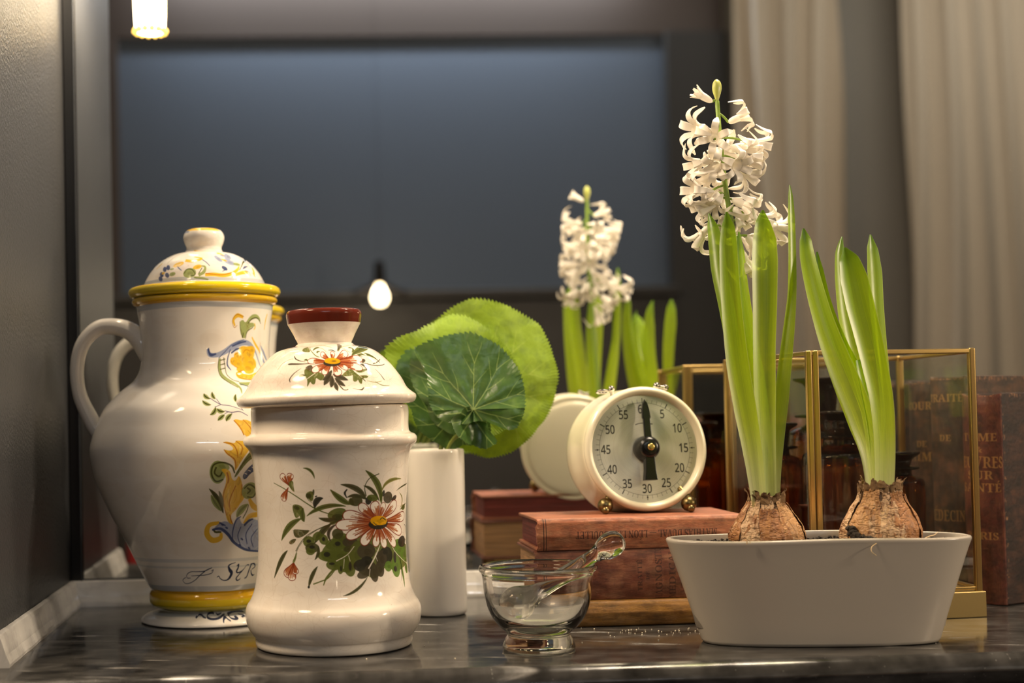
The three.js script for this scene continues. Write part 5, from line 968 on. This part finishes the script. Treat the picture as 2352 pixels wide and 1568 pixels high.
// ---------------------------------------------------------------- old books standing at the right
function standingBook(label, [x, z], turn, w, t, h, colSpine, colCover, draw) {
  const g = thing('old_book', label, 'book', [x, 0.0006, z], turn), bt = 0.0024;
  const worn = (W, H, c, text) => canvasTexture(W, H, (ctx) => {
    ctx.fillStyle = c; ctx.fillRect(0, 0, W, H);
    for (let i = 0; i < 1500; i++) { ctx.globalAlpha = 0.08; ctx.fillStyle = ['#000', '#7d4a2c', '#140806', '#8a5a3a'][i % 4]; ctx.beginPath(); ctx.ellipse(rr(0, W), rr(0, H), rr(2, W / 9), rr(2, H / 26), 0, 0, 7); ctx.fill(); }
    ctx.globalAlpha = 0.5; ctx.fillStyle = '#a9794f'; for (let i = 0; i < 160; i++) { const e = rnd() > 0.5; ctx.fillRect(e ? (rnd() > 0.5 ? rr(0, 8) : W - rr(0, 8)) : rr(0, W), e ? rr(0, H) : rr(0, 8), rr(1, 6), rr(2, 14)); }
    ctx.globalAlpha = 1; text?.(ctx, W, H);
  });
  const sec = [], n = 16; for (let i = 0; i <= n; i++) { const a = (i / n - 0.5) * Math.PI; sec.push([0.006 - 0.0055 * Math.cos(a), -t / 2 + Math.sin(a) * t / 2]); }
  const pos = [], uv = [], idx = [], rows = 48, N = sec.length * 2;
  for (let j = 0; j <= rows; j++) for (let s = 0; s < 2; s++) for (let i = 0; i <= n; i++) { const q = s ? n - i : i, [sx, sz] = sec[q], y = j / rows * h, dip = (j === rows ? 0.002 * Math.cos((q / n - 0.5) * Math.PI) : 0) + 0.0005 * noise(q * 0.7, j * 0.4, 3); pos.push(sx + (s ? 0.0018 : 0) + dip * 0.4, y - dip, -t / 2 + (sz + t / 2) * (s ? 0.9 : 1)); uv.push(q / n, j / rows); }
  for (let j = 0; j < rows; j++) for (let i = 0; i < N; i++) { const a = j * N + i, b = j * N + (i + 1) % N; idx.push(a, b, a + N, b, b + N, a + N); }
  for (let i = 0; i < n; i++) { const e = rows * N; idx.push(e + i, e + i + 1, e + N - 1 - i, e + i + 1, e + N - 2 - i, e + N - 1 - i); }
  const sg = new THREE.BufferGeometry(); sg.setAttribute('position', new THREE.Float32BufferAttribute(pos, 3)); sg.setAttribute('uv', new THREE.Float32BufferAttribute(uv, 2)); sg.setIndex(idx);
  part('spine', toCreasedNormals(sg, 0.7), mat({ map: worn(256, 1024, colSpine, draw?.spine), bumpMap: grain, bumpScale: 0.0003, roughness: 0.55, side: THREE.DoubleSide }), g);
  const boardGeo = (front) => displaced(new RoundedBoxGeometry(w - 0.006, h, bt, 4, 0.0009).translate(w / 2 + 0.003, h / 2, front ? -bt / 2 : -t + bt / 2), (v) => { v.y += 0.0008 * noise(v.x * 60, front, v.y * 4); });
  const cm = mat({ map: worn(512, 768, colCover, draw?.cover), bumpMap: grain, bumpScale: 0.0003, roughness: 0.55 });
  part('cover_board', boardGeo(1), cm, g); part('cover_board', boardGeo(0), cm, g);
  part('page_block', new THREE.BoxGeometry(w - 0.014, h - 0.008, t - 2 * bt - 0.0006).translate(w / 2 + 0.002, h / 2, -t / 2), mat({ color: 0x8a7350, roughness: 0.9 }), g);
}
{
  const gold = (lines) => (ctx, W, H) => { ctx.textAlign = 'center'; ctx.textBaseline = 'middle'; for (const [y, text, size] of lines) { ctx.font = `bold ${size}px serif`; ctx.globalAlpha = 0.62; ctx.fillStyle = '#b98d48'; ctx.fillText(text, W * 0.5, H * y, W * 0.92); } };
  standingBook('worn red brown leather book with gilt lettering on its spine, front one at the right', [0.5125, 0.1435], 0.463, 0.13, 0.034, 0.1575, '#5a281c', '#20110c', {
    spine: gold([[0.21, 'TOME', 54], [0.27, '&', 40], [0.33, 'ŒUVRES', 76], [0.39, 'SUR', 56], [0.45, 'SANTÉ', 58], [0.68, 'PARIS', 50]]),
    cover: (ctx, W, H) => { ctx.font = 'bold 62px serif'; ctx.globalAlpha = 0.5; ctx.fillStyle = '#8d6a34'; ctx.fillText('DE', W * 0.22, H * 0.3); },
  });
  standingBook('taller dark grey brown book with gilt bands, just behind the red brown one', [0.5013, 0.1103], 0.463, 0.13, 0.032, 0.1715, '#3a2f28', '#2c2118', { spine: gold([[0.1, 'TRAITÉ', 50], [0.28, 'DE', 40], [0.63, 'MÉDECINE', 70], [0.71, 'VOL', 44], [0.8, 'PARIS', 50]]) });
  standingBook('dark brown book nearest the mirror, rearmost of the old books', [0.4984, 0.0728], 0.463, 0.1, 0.03, 0.169, '#35281f', '#241a13', { spine: gold([[0.12, 'COURS', 50], [0.3, 'DE', 40], [0.36, 'CHIMIE', 60], [0.8, 'II', 50]]) });
}
// ---------------------------------------------------------------- planter with two hyacinths
{
  const pot = thing('planter', 'low oval white ceramic planter holding two hyacinth bulbs', 'planter', [0.3278, 0, 0.2715], -0.12);
  const ring = (a, b, y, n = 160, e = 2.5) => Array.from({ length: n + 1 }, (_, i) => { const t = i / n * Math.PI * 2, c = Math.cos(t), s = Math.sin(t); return [a * Math.sign(c) * Math.abs(c) ** (2 / e), y, b * Math.sign(s) * Math.abs(s) ** (2 / e)]; });
  const prof = [[67, 22, 1.2], [72.2, 26.0, 0.2], [73.9, 27.2, 0.7], [75, 28, 2.6], [78.5, 29.1, 14], [85.7, 31.3, 36], [91.6, 33.0, 54], [94.4, 33.9, 62.5], [95.4, 34.3, 65], [95.7, 34.5, 66.3], [95.2, 34.1, 67.3], [93.6, 32.6, 67.7], [92, 31.3, 67], [91.2, 30.8, 62], [86, 28.6, 44], [78, 26, 10], [60, 16, 6], [1, 1, 6]];
  const pos = [], idx = [], n = 160;
  for (const [a, b, y] of prof) for (const p of ring(a, b, y, n)) pos.push(p[0] / 1000, p[1] / 1000, p[2] / 1000);
  for (let j = 0; j < prof.length - 1; j++) for (let i = 0; i < n; i++) { const a = j * (n + 1) + i; idx.push(a, a + n + 1, a + 1, a + 1, a + n + 1, a + n + 2); }
  const g = new THREE.BufferGeometry(); g.setAttribute('position', new THREE.Float32BufferAttribute(pos, 3)); g.setIndex(idx); g.computeVertexNormals();
  displaced(g, (v) => { v.y += v.y > 0.06 ? 0.0006 * Math.sin(v.x * 40 + 1) : 0; });
  part('bowl', g, mat({ color: 0xa79f93, roughness: 0.24, ior: 1.5 }), pot);
  const soil = new THREE.CircleGeometry(1, 90, 0, Math.PI * 2), bed = new THREE.RingGeometry(0.001, 1, 120, 30).rotateX(-Math.PI / 2);
  displaced(bed, (v) => { v.x *= 0.0905; v.z *= 0.0302; v.y = 0.0625 + 0.0016 * noise(v.x * 220, 1, v.z * 220) + 0.0012 * noise(v.x * 600, 3, v.z * 600); });
  const bits = [bed];
  for (let i = 0; i < 420; i++) { const a = rr(0, 6.3), r = Math.sqrt(rnd()), x = Math.cos(a) * r * 0.087, z = Math.sin(a) * r * 0.028; const c = displaced(new THREE.IcosahedronGeometry(rr(0.0004, 0.0016), 1), (v) => { v.multiplyScalar(1 + 0.5 * noise(v.x * 1500, v.y * 1500, i)); v.y *= 0.7; }); bits.push(c.translate(x, 0.0632 + rr(0, 0.0012), z)); }
  const s = single('soil', 'dark crumbly potting soil around the bulbs in the white planter', 'soil', merge(bits), mat({ color: new THREE.Color(0.022, 0.015, 0.01), roughness: 0.95 }), [0.3278, 0, 0.2715], { kind: 'stuff' });
  s.rotation.y = -0.12;
}
const leafTex = canvasTexture(256, 1024, (ctx, W, H) => {            // u across, v from the pale foot up to the tip
  const gr = ctx.createLinearGradient(0, H, 0, 0);
  for (const [p, c] of [[0, '#e6e8b4'], [0.1, '#dce48c'], [0.22, '#cadb3c'], [0.45, '#b4cd12'], [0.8, '#9dbd12'], [1, '#74a020']]) gr.addColorStop(p, c);
  ctx.fillStyle = gr; ctx.fillRect(0, 0, W, H);
  for (let i = 0; i < 420; i++) { const x = rr(0, W); ctx.globalAlpha = rr(0.03, 0.13); ctx.strokeStyle = rnd() > 0.5 ? '#a9c860' : '#2f5a14'; ctx.lineWidth = rr(0.6, 3); ctx.beginPath(); const y = rr(0, H); ctx.moveTo(x, y); ctx.lineTo(x + rr(-4, 4), y + rr(100, 500)); ctx.stroke(); }
  ctx.globalAlpha = 0.6; ctx.fillStyle = '#c9d6a0'; ctx.fillRect(0, 0, 5, H); ctx.fillRect(W - 5, 0, 5, H);
});
const hyLeaf = mat({ map: leafTex, roughness: 0.36, transmission: 0.4, thickness: 0, side: THREE.DoubleSide });
const skinTex = canvasTexture(1024, 512, (ctx, W, H) => {
  ctx.fillStyle = '#c3a07a'; ctx.fillRect(0, 0, W, H);
  for (let i = 0; i < 26; i++) { ctx.globalAlpha = 0.5; ctx.fillStyle = ['#c9a57c', '#8d6540', '#d8bb95', '#7a5230'][i % 4]; ctx.beginPath(); const x = rr(0, W), y = rr(0, H); ctx.moveTo(x, y); for (let k = 0; k < 7; k++) ctx.lineTo(x + rr(-140, 140), y + rr(-160, 160)); ctx.fill(); }
  for (let i = 0; i < 1400; i++) { ctx.globalAlpha = rr(0.06, 0.3); ctx.strokeStyle = ['#5c3a1e', '#e2c8a2', '#8a6038', '#f0dcbc'][i % 4]; ctx.lineWidth = rr(0.5, 2.2); ctx.beginPath(); let x = rr(0, W), y = rr(0, H); ctx.moveTo(x, y); for (let k = 0; k < 4; k++) { x += rr(-14, 14); y += rr(10, 40); ctx.lineTo(x, y); } ctx.stroke(); }
  for (let i = 0; i < 300; i++) { ctx.globalAlpha = 0.5; ctx.fillStyle = '#241a10'; ctx.beginPath(); ctx.arc(rr(0, W), H - rr(0, 60) * rnd(), rr(0.5, 3), 0, 7); ctx.fill(); }
});
const wrinkle = fieldTexture(512, 512, (u, v) => { const a = fbm(u * 40, v * 10, 2, 5), b = Math.abs(fbm(u * 12, v * 12, 5, 4)); return 128 + 150 * a - 160 * Math.exp(-b * 16) * 0.5; }, false);
const skin = mat({ map: skinTex, bumpMap: wrinkle, bumpScale: 0.0026, roughness: 0.55, side: THREE.DoubleSide });
const skins = [skin, mat({ map: skinTex, color: 0xf0dcbe, bumpMap: wrinkle, bumpScale: 0.002, roughness: 0.5, side: THREE.DoubleSide }), mat({ map: skinTex, color: 0xcbaa84, bumpMap: wrinkle, bumpScale: 0.002, roughness: 0.55, side: THREE.DoubleSide })];
const dryMap = mat({ color: 0xa37f55, bumpMap: wrinkle, bumpScale: 0.001, roughness: 0.8, side: THREE.DoubleSide });
function bulb(parent, cx, cy, cz, prof, tilt, k) {                   // heights in mm over the soil line; flakes of dry skin round the neck
  const geo = displaced(turned(prof, 110, 6), (v) => {
    const a = Math.atan2(v.z, v.x), r = Math.hypot(v.x, v.z), y = v.y * 1000;
    const fold = 0.05 * noise(Math.cos(a) * 3 + k, y * 0.07, Math.sin(a) * 3) + 0.028 * noise(Math.cos(a) * 9, y * 0.2 + k, Math.sin(a) * 9) + 0.035 * Math.sign(noise(Math.cos(a) * 2.2, y * 0.12 + k * 3, Math.sin(a) * 2.2));
    v.x *= 1 + fold; v.z *= 1 + fold; v.x += tilt * v.y;
  });
  const b = part('bulb', geo.translate(cx, cy, cz), skin, parent, 'papery brown bulb');
  const top = prof[prof.length - 1], lip = [];
  for (let i = 0; i < 26; i++) {
    const a = i / 26 * 6.283 + rr(-0.1, 0.1), r = (top[0] + rr(-0.6, 2.2)) / 1000, y = (top[1] + rr(-4.5, 0.5)) / 1000, h = rr(2.2, 6.4) / 1000, lean = rr(-0.1, 0.5), w = rr(1.4, 3.4) / 1000;
    const bx = Math.cos(a) * r + tilt * y, bz = Math.sin(a) * r, ox = Math.cos(a) * h * lean, oz = Math.sin(a) * h * lean;
    lip.push(blade([[bx, y - 0.002, bz, w, 0.0002], [bx + ox * 0.3, y + h * 0.45, bz + oz * 0.3, w * rr(0.7, 1.1), 0.0002], [bx + ox + rr(-1, 1) / 1500, y + h * 0.8, bz + oz, w * rr(0.3, 0.8), 0.0002], [bx + ox * 1.5, y + h, bz + oz * 1.5, w * 0.2, 0.0001]], V(-Math.sin(a), 0, Math.cos(a)), { across: 4, along: 7, channel: 0.3 }));
  }
  part('dry_collar', displaced(merge(lip), (v) => { v.x += 0.0009 * noise(v.x * 500, v.y * 500, k); v.z += 0.0009 * noise(v.z * 500, v.y * 500, k + 3); }).translate(cx, cy, cz), dryMap, b, 'torn dry skin round the neck');
  // loose sheets of papery skin over the bulb
  const R = (f) => { const q = f * (prof.length - 1), i = Math.min(prof.length - 2, q | 0), s = q - i; return [prof[i][0] * (1 - s) + prof[i + 1][0] * s, prof[i][1] * (1 - s) + prof[i + 1][1] * s]; };
  for (let n = 0; n < 5; n++) {
    const a0 = [0.9, 1.9, 2.6, 0.1, 3.3][n] + rr(-0.2, 0.2), wide = rr(0.9, 1.5), lo = rr(0.08, 0.3), hi = [0.86, 0.72, 0.9, 0.8, 0.85][n], pos = [], uv = [], idx = [], nu = 34, nv = 26;
    for (let j = 0; j <= nv; j++) for (let i = 0; i <= nu; i++) {
      const u = i / nu, v = j / nv, a = a0 + wide * (u - 0.5) * (1 - 0.25 * v) + 0.1 * noise(v * 5, n, k), f = lo + (hi - lo) * v + (v > 0.9 ? 0.05 : v < 0.08 ? 0.04 : 0) * noise(u * 9, n * 3, k), [r, y] = R(f);
      const out = 0.5 + 0.22 * n + (Math.abs(u - 0.5) > 0.42 ? rr(0, 0.5) : 0) + 0.9 * noise(u * 4, v * 4, n + k) + 0.45 * noise(u * 13, v * 5, n * 2 + k), q = (r * 1.03 + out) / 1000;
      pos.push(Math.cos(a) * q + tilt * y / 1000, y / 1000, Math.sin(a) * q); uv.push(a / 6.283, f);
    }
    for (let j = 0; j < nv; j++) for (let i = 0; i < nu; i++) { const a = j * (nu + 1) + i; idx.push(a, a + nu + 1, a + 1, a + 1, a + nu + 1, a + nu + 2); }
    const sg = new THREE.BufferGeometry(); sg.setAttribute('position', new THREE.Float32BufferAttribute(pos, 3)); sg.setAttribute('uv', new THREE.Float32BufferAttribute(uv, 2)); sg.setIndex(idx); sg.computeVertexNormals();
    part('papery_skin', sg.translate(cx, cy, cz), skins[(n + k) % 3], b);
  }
  return b;
}
function hyacinthLeaves(g, list, rot) {
  list.forEach((rows, i) => part('leaf', blade(rows.map(([x, y, z, w], j) => [x / 1000, y / 1000, z / 1000, Math.max(0.0004, w / 1000), (j < rows.length - 1 ? 0.0011 : 0.0003) * (w > 3 ? 1 : 0.6)]), (t) => V(1, 0, rot[i] * (0.4 + 0.6 * t)), { channel: 0.34, across: 12, along: 64, normalHint: V(0, 0, 1), single: true }), hyLeaf, g));
}
{ // left plant, in flower
  const g = thing('hyacinth', 'hyacinth in white flower, left plant in the oval planter', 'hyacinth', [0.299, 0.073, 0.262]);
  bulb(g, -0.0002, -0.0105, 0, [[0, -8], [14, -6], [20.5, -2], [22.6, 3], [22.2, 7], [20.4, 11.5], [17, 17], [13.6, 22.4], [11.2, 26], [10.2, 28.5], [9.6, 31]], 0.0, 1);
  hyacinthLeaves(g, LEAF_L, [-0.5, 0.15, 0.5, 0.1, -0.75]);
  const stalkMat = mat({ color: 0x8fae45, roughness: 0.4, transmission: 0.2, thickness: 0 });
  const st = part('flower_stalk', tube(STALK.map((p) => p.map((v) => v / 1000)), (t) => 0.0026 - 0.0011 * t, 60, 12), stalkMat, g, 'pale green flower stalk');
  const petalMat = mat({ color: 0xfbf6ec, roughness: 0.42, transmission: 0.3, thickness: 0, side: THREE.DoubleSide, sheen: 0.2 });
  const floretGeo = (curl, len, open) => {                           // opens along +y from its pedicel at the origin
    const list = [turned([[0.8, 0], [1.9, 1.2], [2.5, 4], [2.4, 7], [2.9, 10], [3.6, 12]], 18, 3)];
    for (let i = 0; i < 6; i++) {
      const a = i / 6 * 6.283 + rr(-0.12, 0.12), c = Math.cos(a), s = Math.sin(a), k = curl * rr(0.8, 1.2), L = len * rr(0.9, 1.1);
      const path = [[2.6, 8.5, 1.6], [3.4 + open, 12, 2.2], [5.4 + open * 2, 15.5, 2.5], [8.6 + open * 2.2, 16.8 - k, 2.3], [L * 0.86, 15.2 - k * 2.6, 1.7], [L, 11.5 - k * 4 + (i % 2) * 2.5, 0.6]];
      list.push(blade(path.map(([r, y, w], j) => [r * c / 1000, y / 1000, r * s / 1000, w / 1000, j === 5 ? 0.0002 : 0.00045]), V(-s, 0, c), { channel: 0.3, across: 6, along: 16 }));
    }
    return merge(list);
  };
  const kinds = [floretGeo(0.9, 13.5, 0.4), floretGeo(1.5, 13, 0.7), floretGeo(0.3, 14.5, 0.2), floretGeo(2.1, 12, 0.6)], up = V(0, 1, 0);
  const young = merge([turned([[0.8, 0], [1.7, 1.2], [2.4, 4], [2.7, 8], [2.6, 11], [1.6, 12.5]], 18, 3), ...[0, 1, 2, 3, 4, 5].map((i) => { const a = i / 6 * 6.283; return blade([[0.0022 * Math.cos(a), 0.0095, 0.0022 * Math.sin(a), 0.0013, 0.0004], [0.0032 * Math.cos(a), 0.0125, 0.0032 * Math.sin(a), 0.0017, 0.0004], [0.005 * Math.cos(a), 0.016, 0.005 * Math.sin(a), 0.0008, 0.0003]], V(-Math.sin(a), 0, Math.cos(a)), { across: 5, along: 8 }); })]);
  const curve = new THREE.CatmullRomCurve3(STALK.map((p) => V(...p).multiplyScalar(0.001)), false, 'centripetal'), samples = curve.getSpacedPoints(200);
  FLORETS.forEach(([x, y, z, dx, dy, dz], i) => {
    const c = V(x, y, z).multiplyScalar(0.001), dir = V(dx, dy, dz).normalize(), root = c.clone().addScaledVector(dir, -0.0085);
    let near = samples[0]; const want = c.y + 0.004; for (const p of samples) if (Math.abs(p.y - want) < Math.abs(near.y - want)) near = p;
    const f = new THREE.Mesh(i === 0 ? young : kinds[i % 4], petalMat); shade(f); f.name = 'floret';
    f.position.copy(root); f.quaternion.setFromUnitVectors(up, dir).multiply(new THREE.Quaternion().setFromAxisAngle(up, i * 1.3)); f.scale.setScalar(i < 2 ? 0.95 : rr(1.02, 1.18)); g.add(f);
    part('pedicel', tube([near.toArray(), near.clone().lerp(root, 0.55).add(V(0, 0.0008, 0)).toArray(), root.toArray()], 0.0008, 8, 8), stalkMat, st);
  });
  part('bud', displaced(turned([[0.9, 0], [1.6, 2.5], [2.9, 7], [3.1, 10], [2.4, 13], [0.8, 14.8], [0, 15]], 24, 4), (v) => { const a = Math.atan2(v.z, v.x); const k = 1 + 0.07 * Math.cos(a * 3); v.x *= k; v.z *= k; }).translate(...STALK[STALK.length - 1].map((v) => v / 1000)), mat({ color: 0xb9bf62, roughness: 0.4, transmission: 0.2, thickness: 0 }), g, 'unopened green bud');
}
{ // right plant, leaves only
  const g = thing('hyacinth', 'hyacinth without flower, right plant in the oval planter with bare roots', 'hyacinth', [0.3672, 0.0753, 0.278]);
  bulb(g, 0.0006, -0.0122, -0.001, [[0, -8], [15, -6], [21.5, -2], [23.4, 3], [23.2, 8], [21.6, 13], [18.8, 18.5], [16, 23.5], [13.6, 27.5], [12.6, 31], [12.2, 34.5], [11.6, 37]], 0.03, 5);
  hyacinthLeaves(g, LEAF_R, [0.25, 0.5, -0.3, 0.2, -0.4, 0]);
  const rootMat = mat({ color: 0xcdb184, roughness: 0.6 });
  const R = (pts, r = 0.0004) => part('root', tube(pts.map((p) => p.map((v) => v / 1000)), (t) => r * (1.1 - 0.6 * t), 30, 8), rootMat, g);
  R([[2, -11.5, 19], [-4, -9.4, 24], [-9, -8.8, 27], [-15, -10.2, 30], [-19, -12.4, 31.8], [-19.5, -15, 33], [-16.5, -17.5, 33.2]]);
  R([[-12, -10.5, 20], [-6, -7.6, 22], [0, -7, 23.5], [6, -8.2, 24.5], [11, -10.2, 25.5], [14, -11.5, 26]]);
  R([[14, -11, 25], [17, -9.2, 24], [21, -7.4, 23.5], [25, -6.6, 22.5], [28, -5, 21]]);
  R([[-22, -11.6, 20], [-27, -9.8, 22], [-31, -10.4, 23], [-35, -11.8, 24]]);
  R([[-36, -11.4, 18], [-42, -9.6, 20], [-47, -9.2, 20.5], [-52, -10.8, 21]], 0.0005);
  R([[-94, -9.5, 22], [-93.6, -6, 22.5], [-92.5, -5, 22.5], [-92, -9, 22.8]], 0.0003);
  const clods = []; for (let i = 0; i < 34; i++) { const f = rnd(); clods.push(displaced(new THREE.IcosahedronGeometry(rr(0.0008, 0.003), 3), (v) => { v.multiplyScalar(1 + 0.7 * noise(v.x * 700, v.y * 700, i)); }).translate(-0.0255 + f * 0.013 + rr(-0.002, 0.002), -0.0105 + (1 - f) * 0.003 + rr(0, 0.006) * (1 - f), 0.008 + f * 0.015 + rr(-0.001, 0.002))); }
  part('soil_clod', merge(clods), mat({ color: new THREE.Color(0.03, 0.022, 0.015), roughness: 0.95 }), g, 'black soil clinging to the bulb');
}
renderer.render(scene, camera);
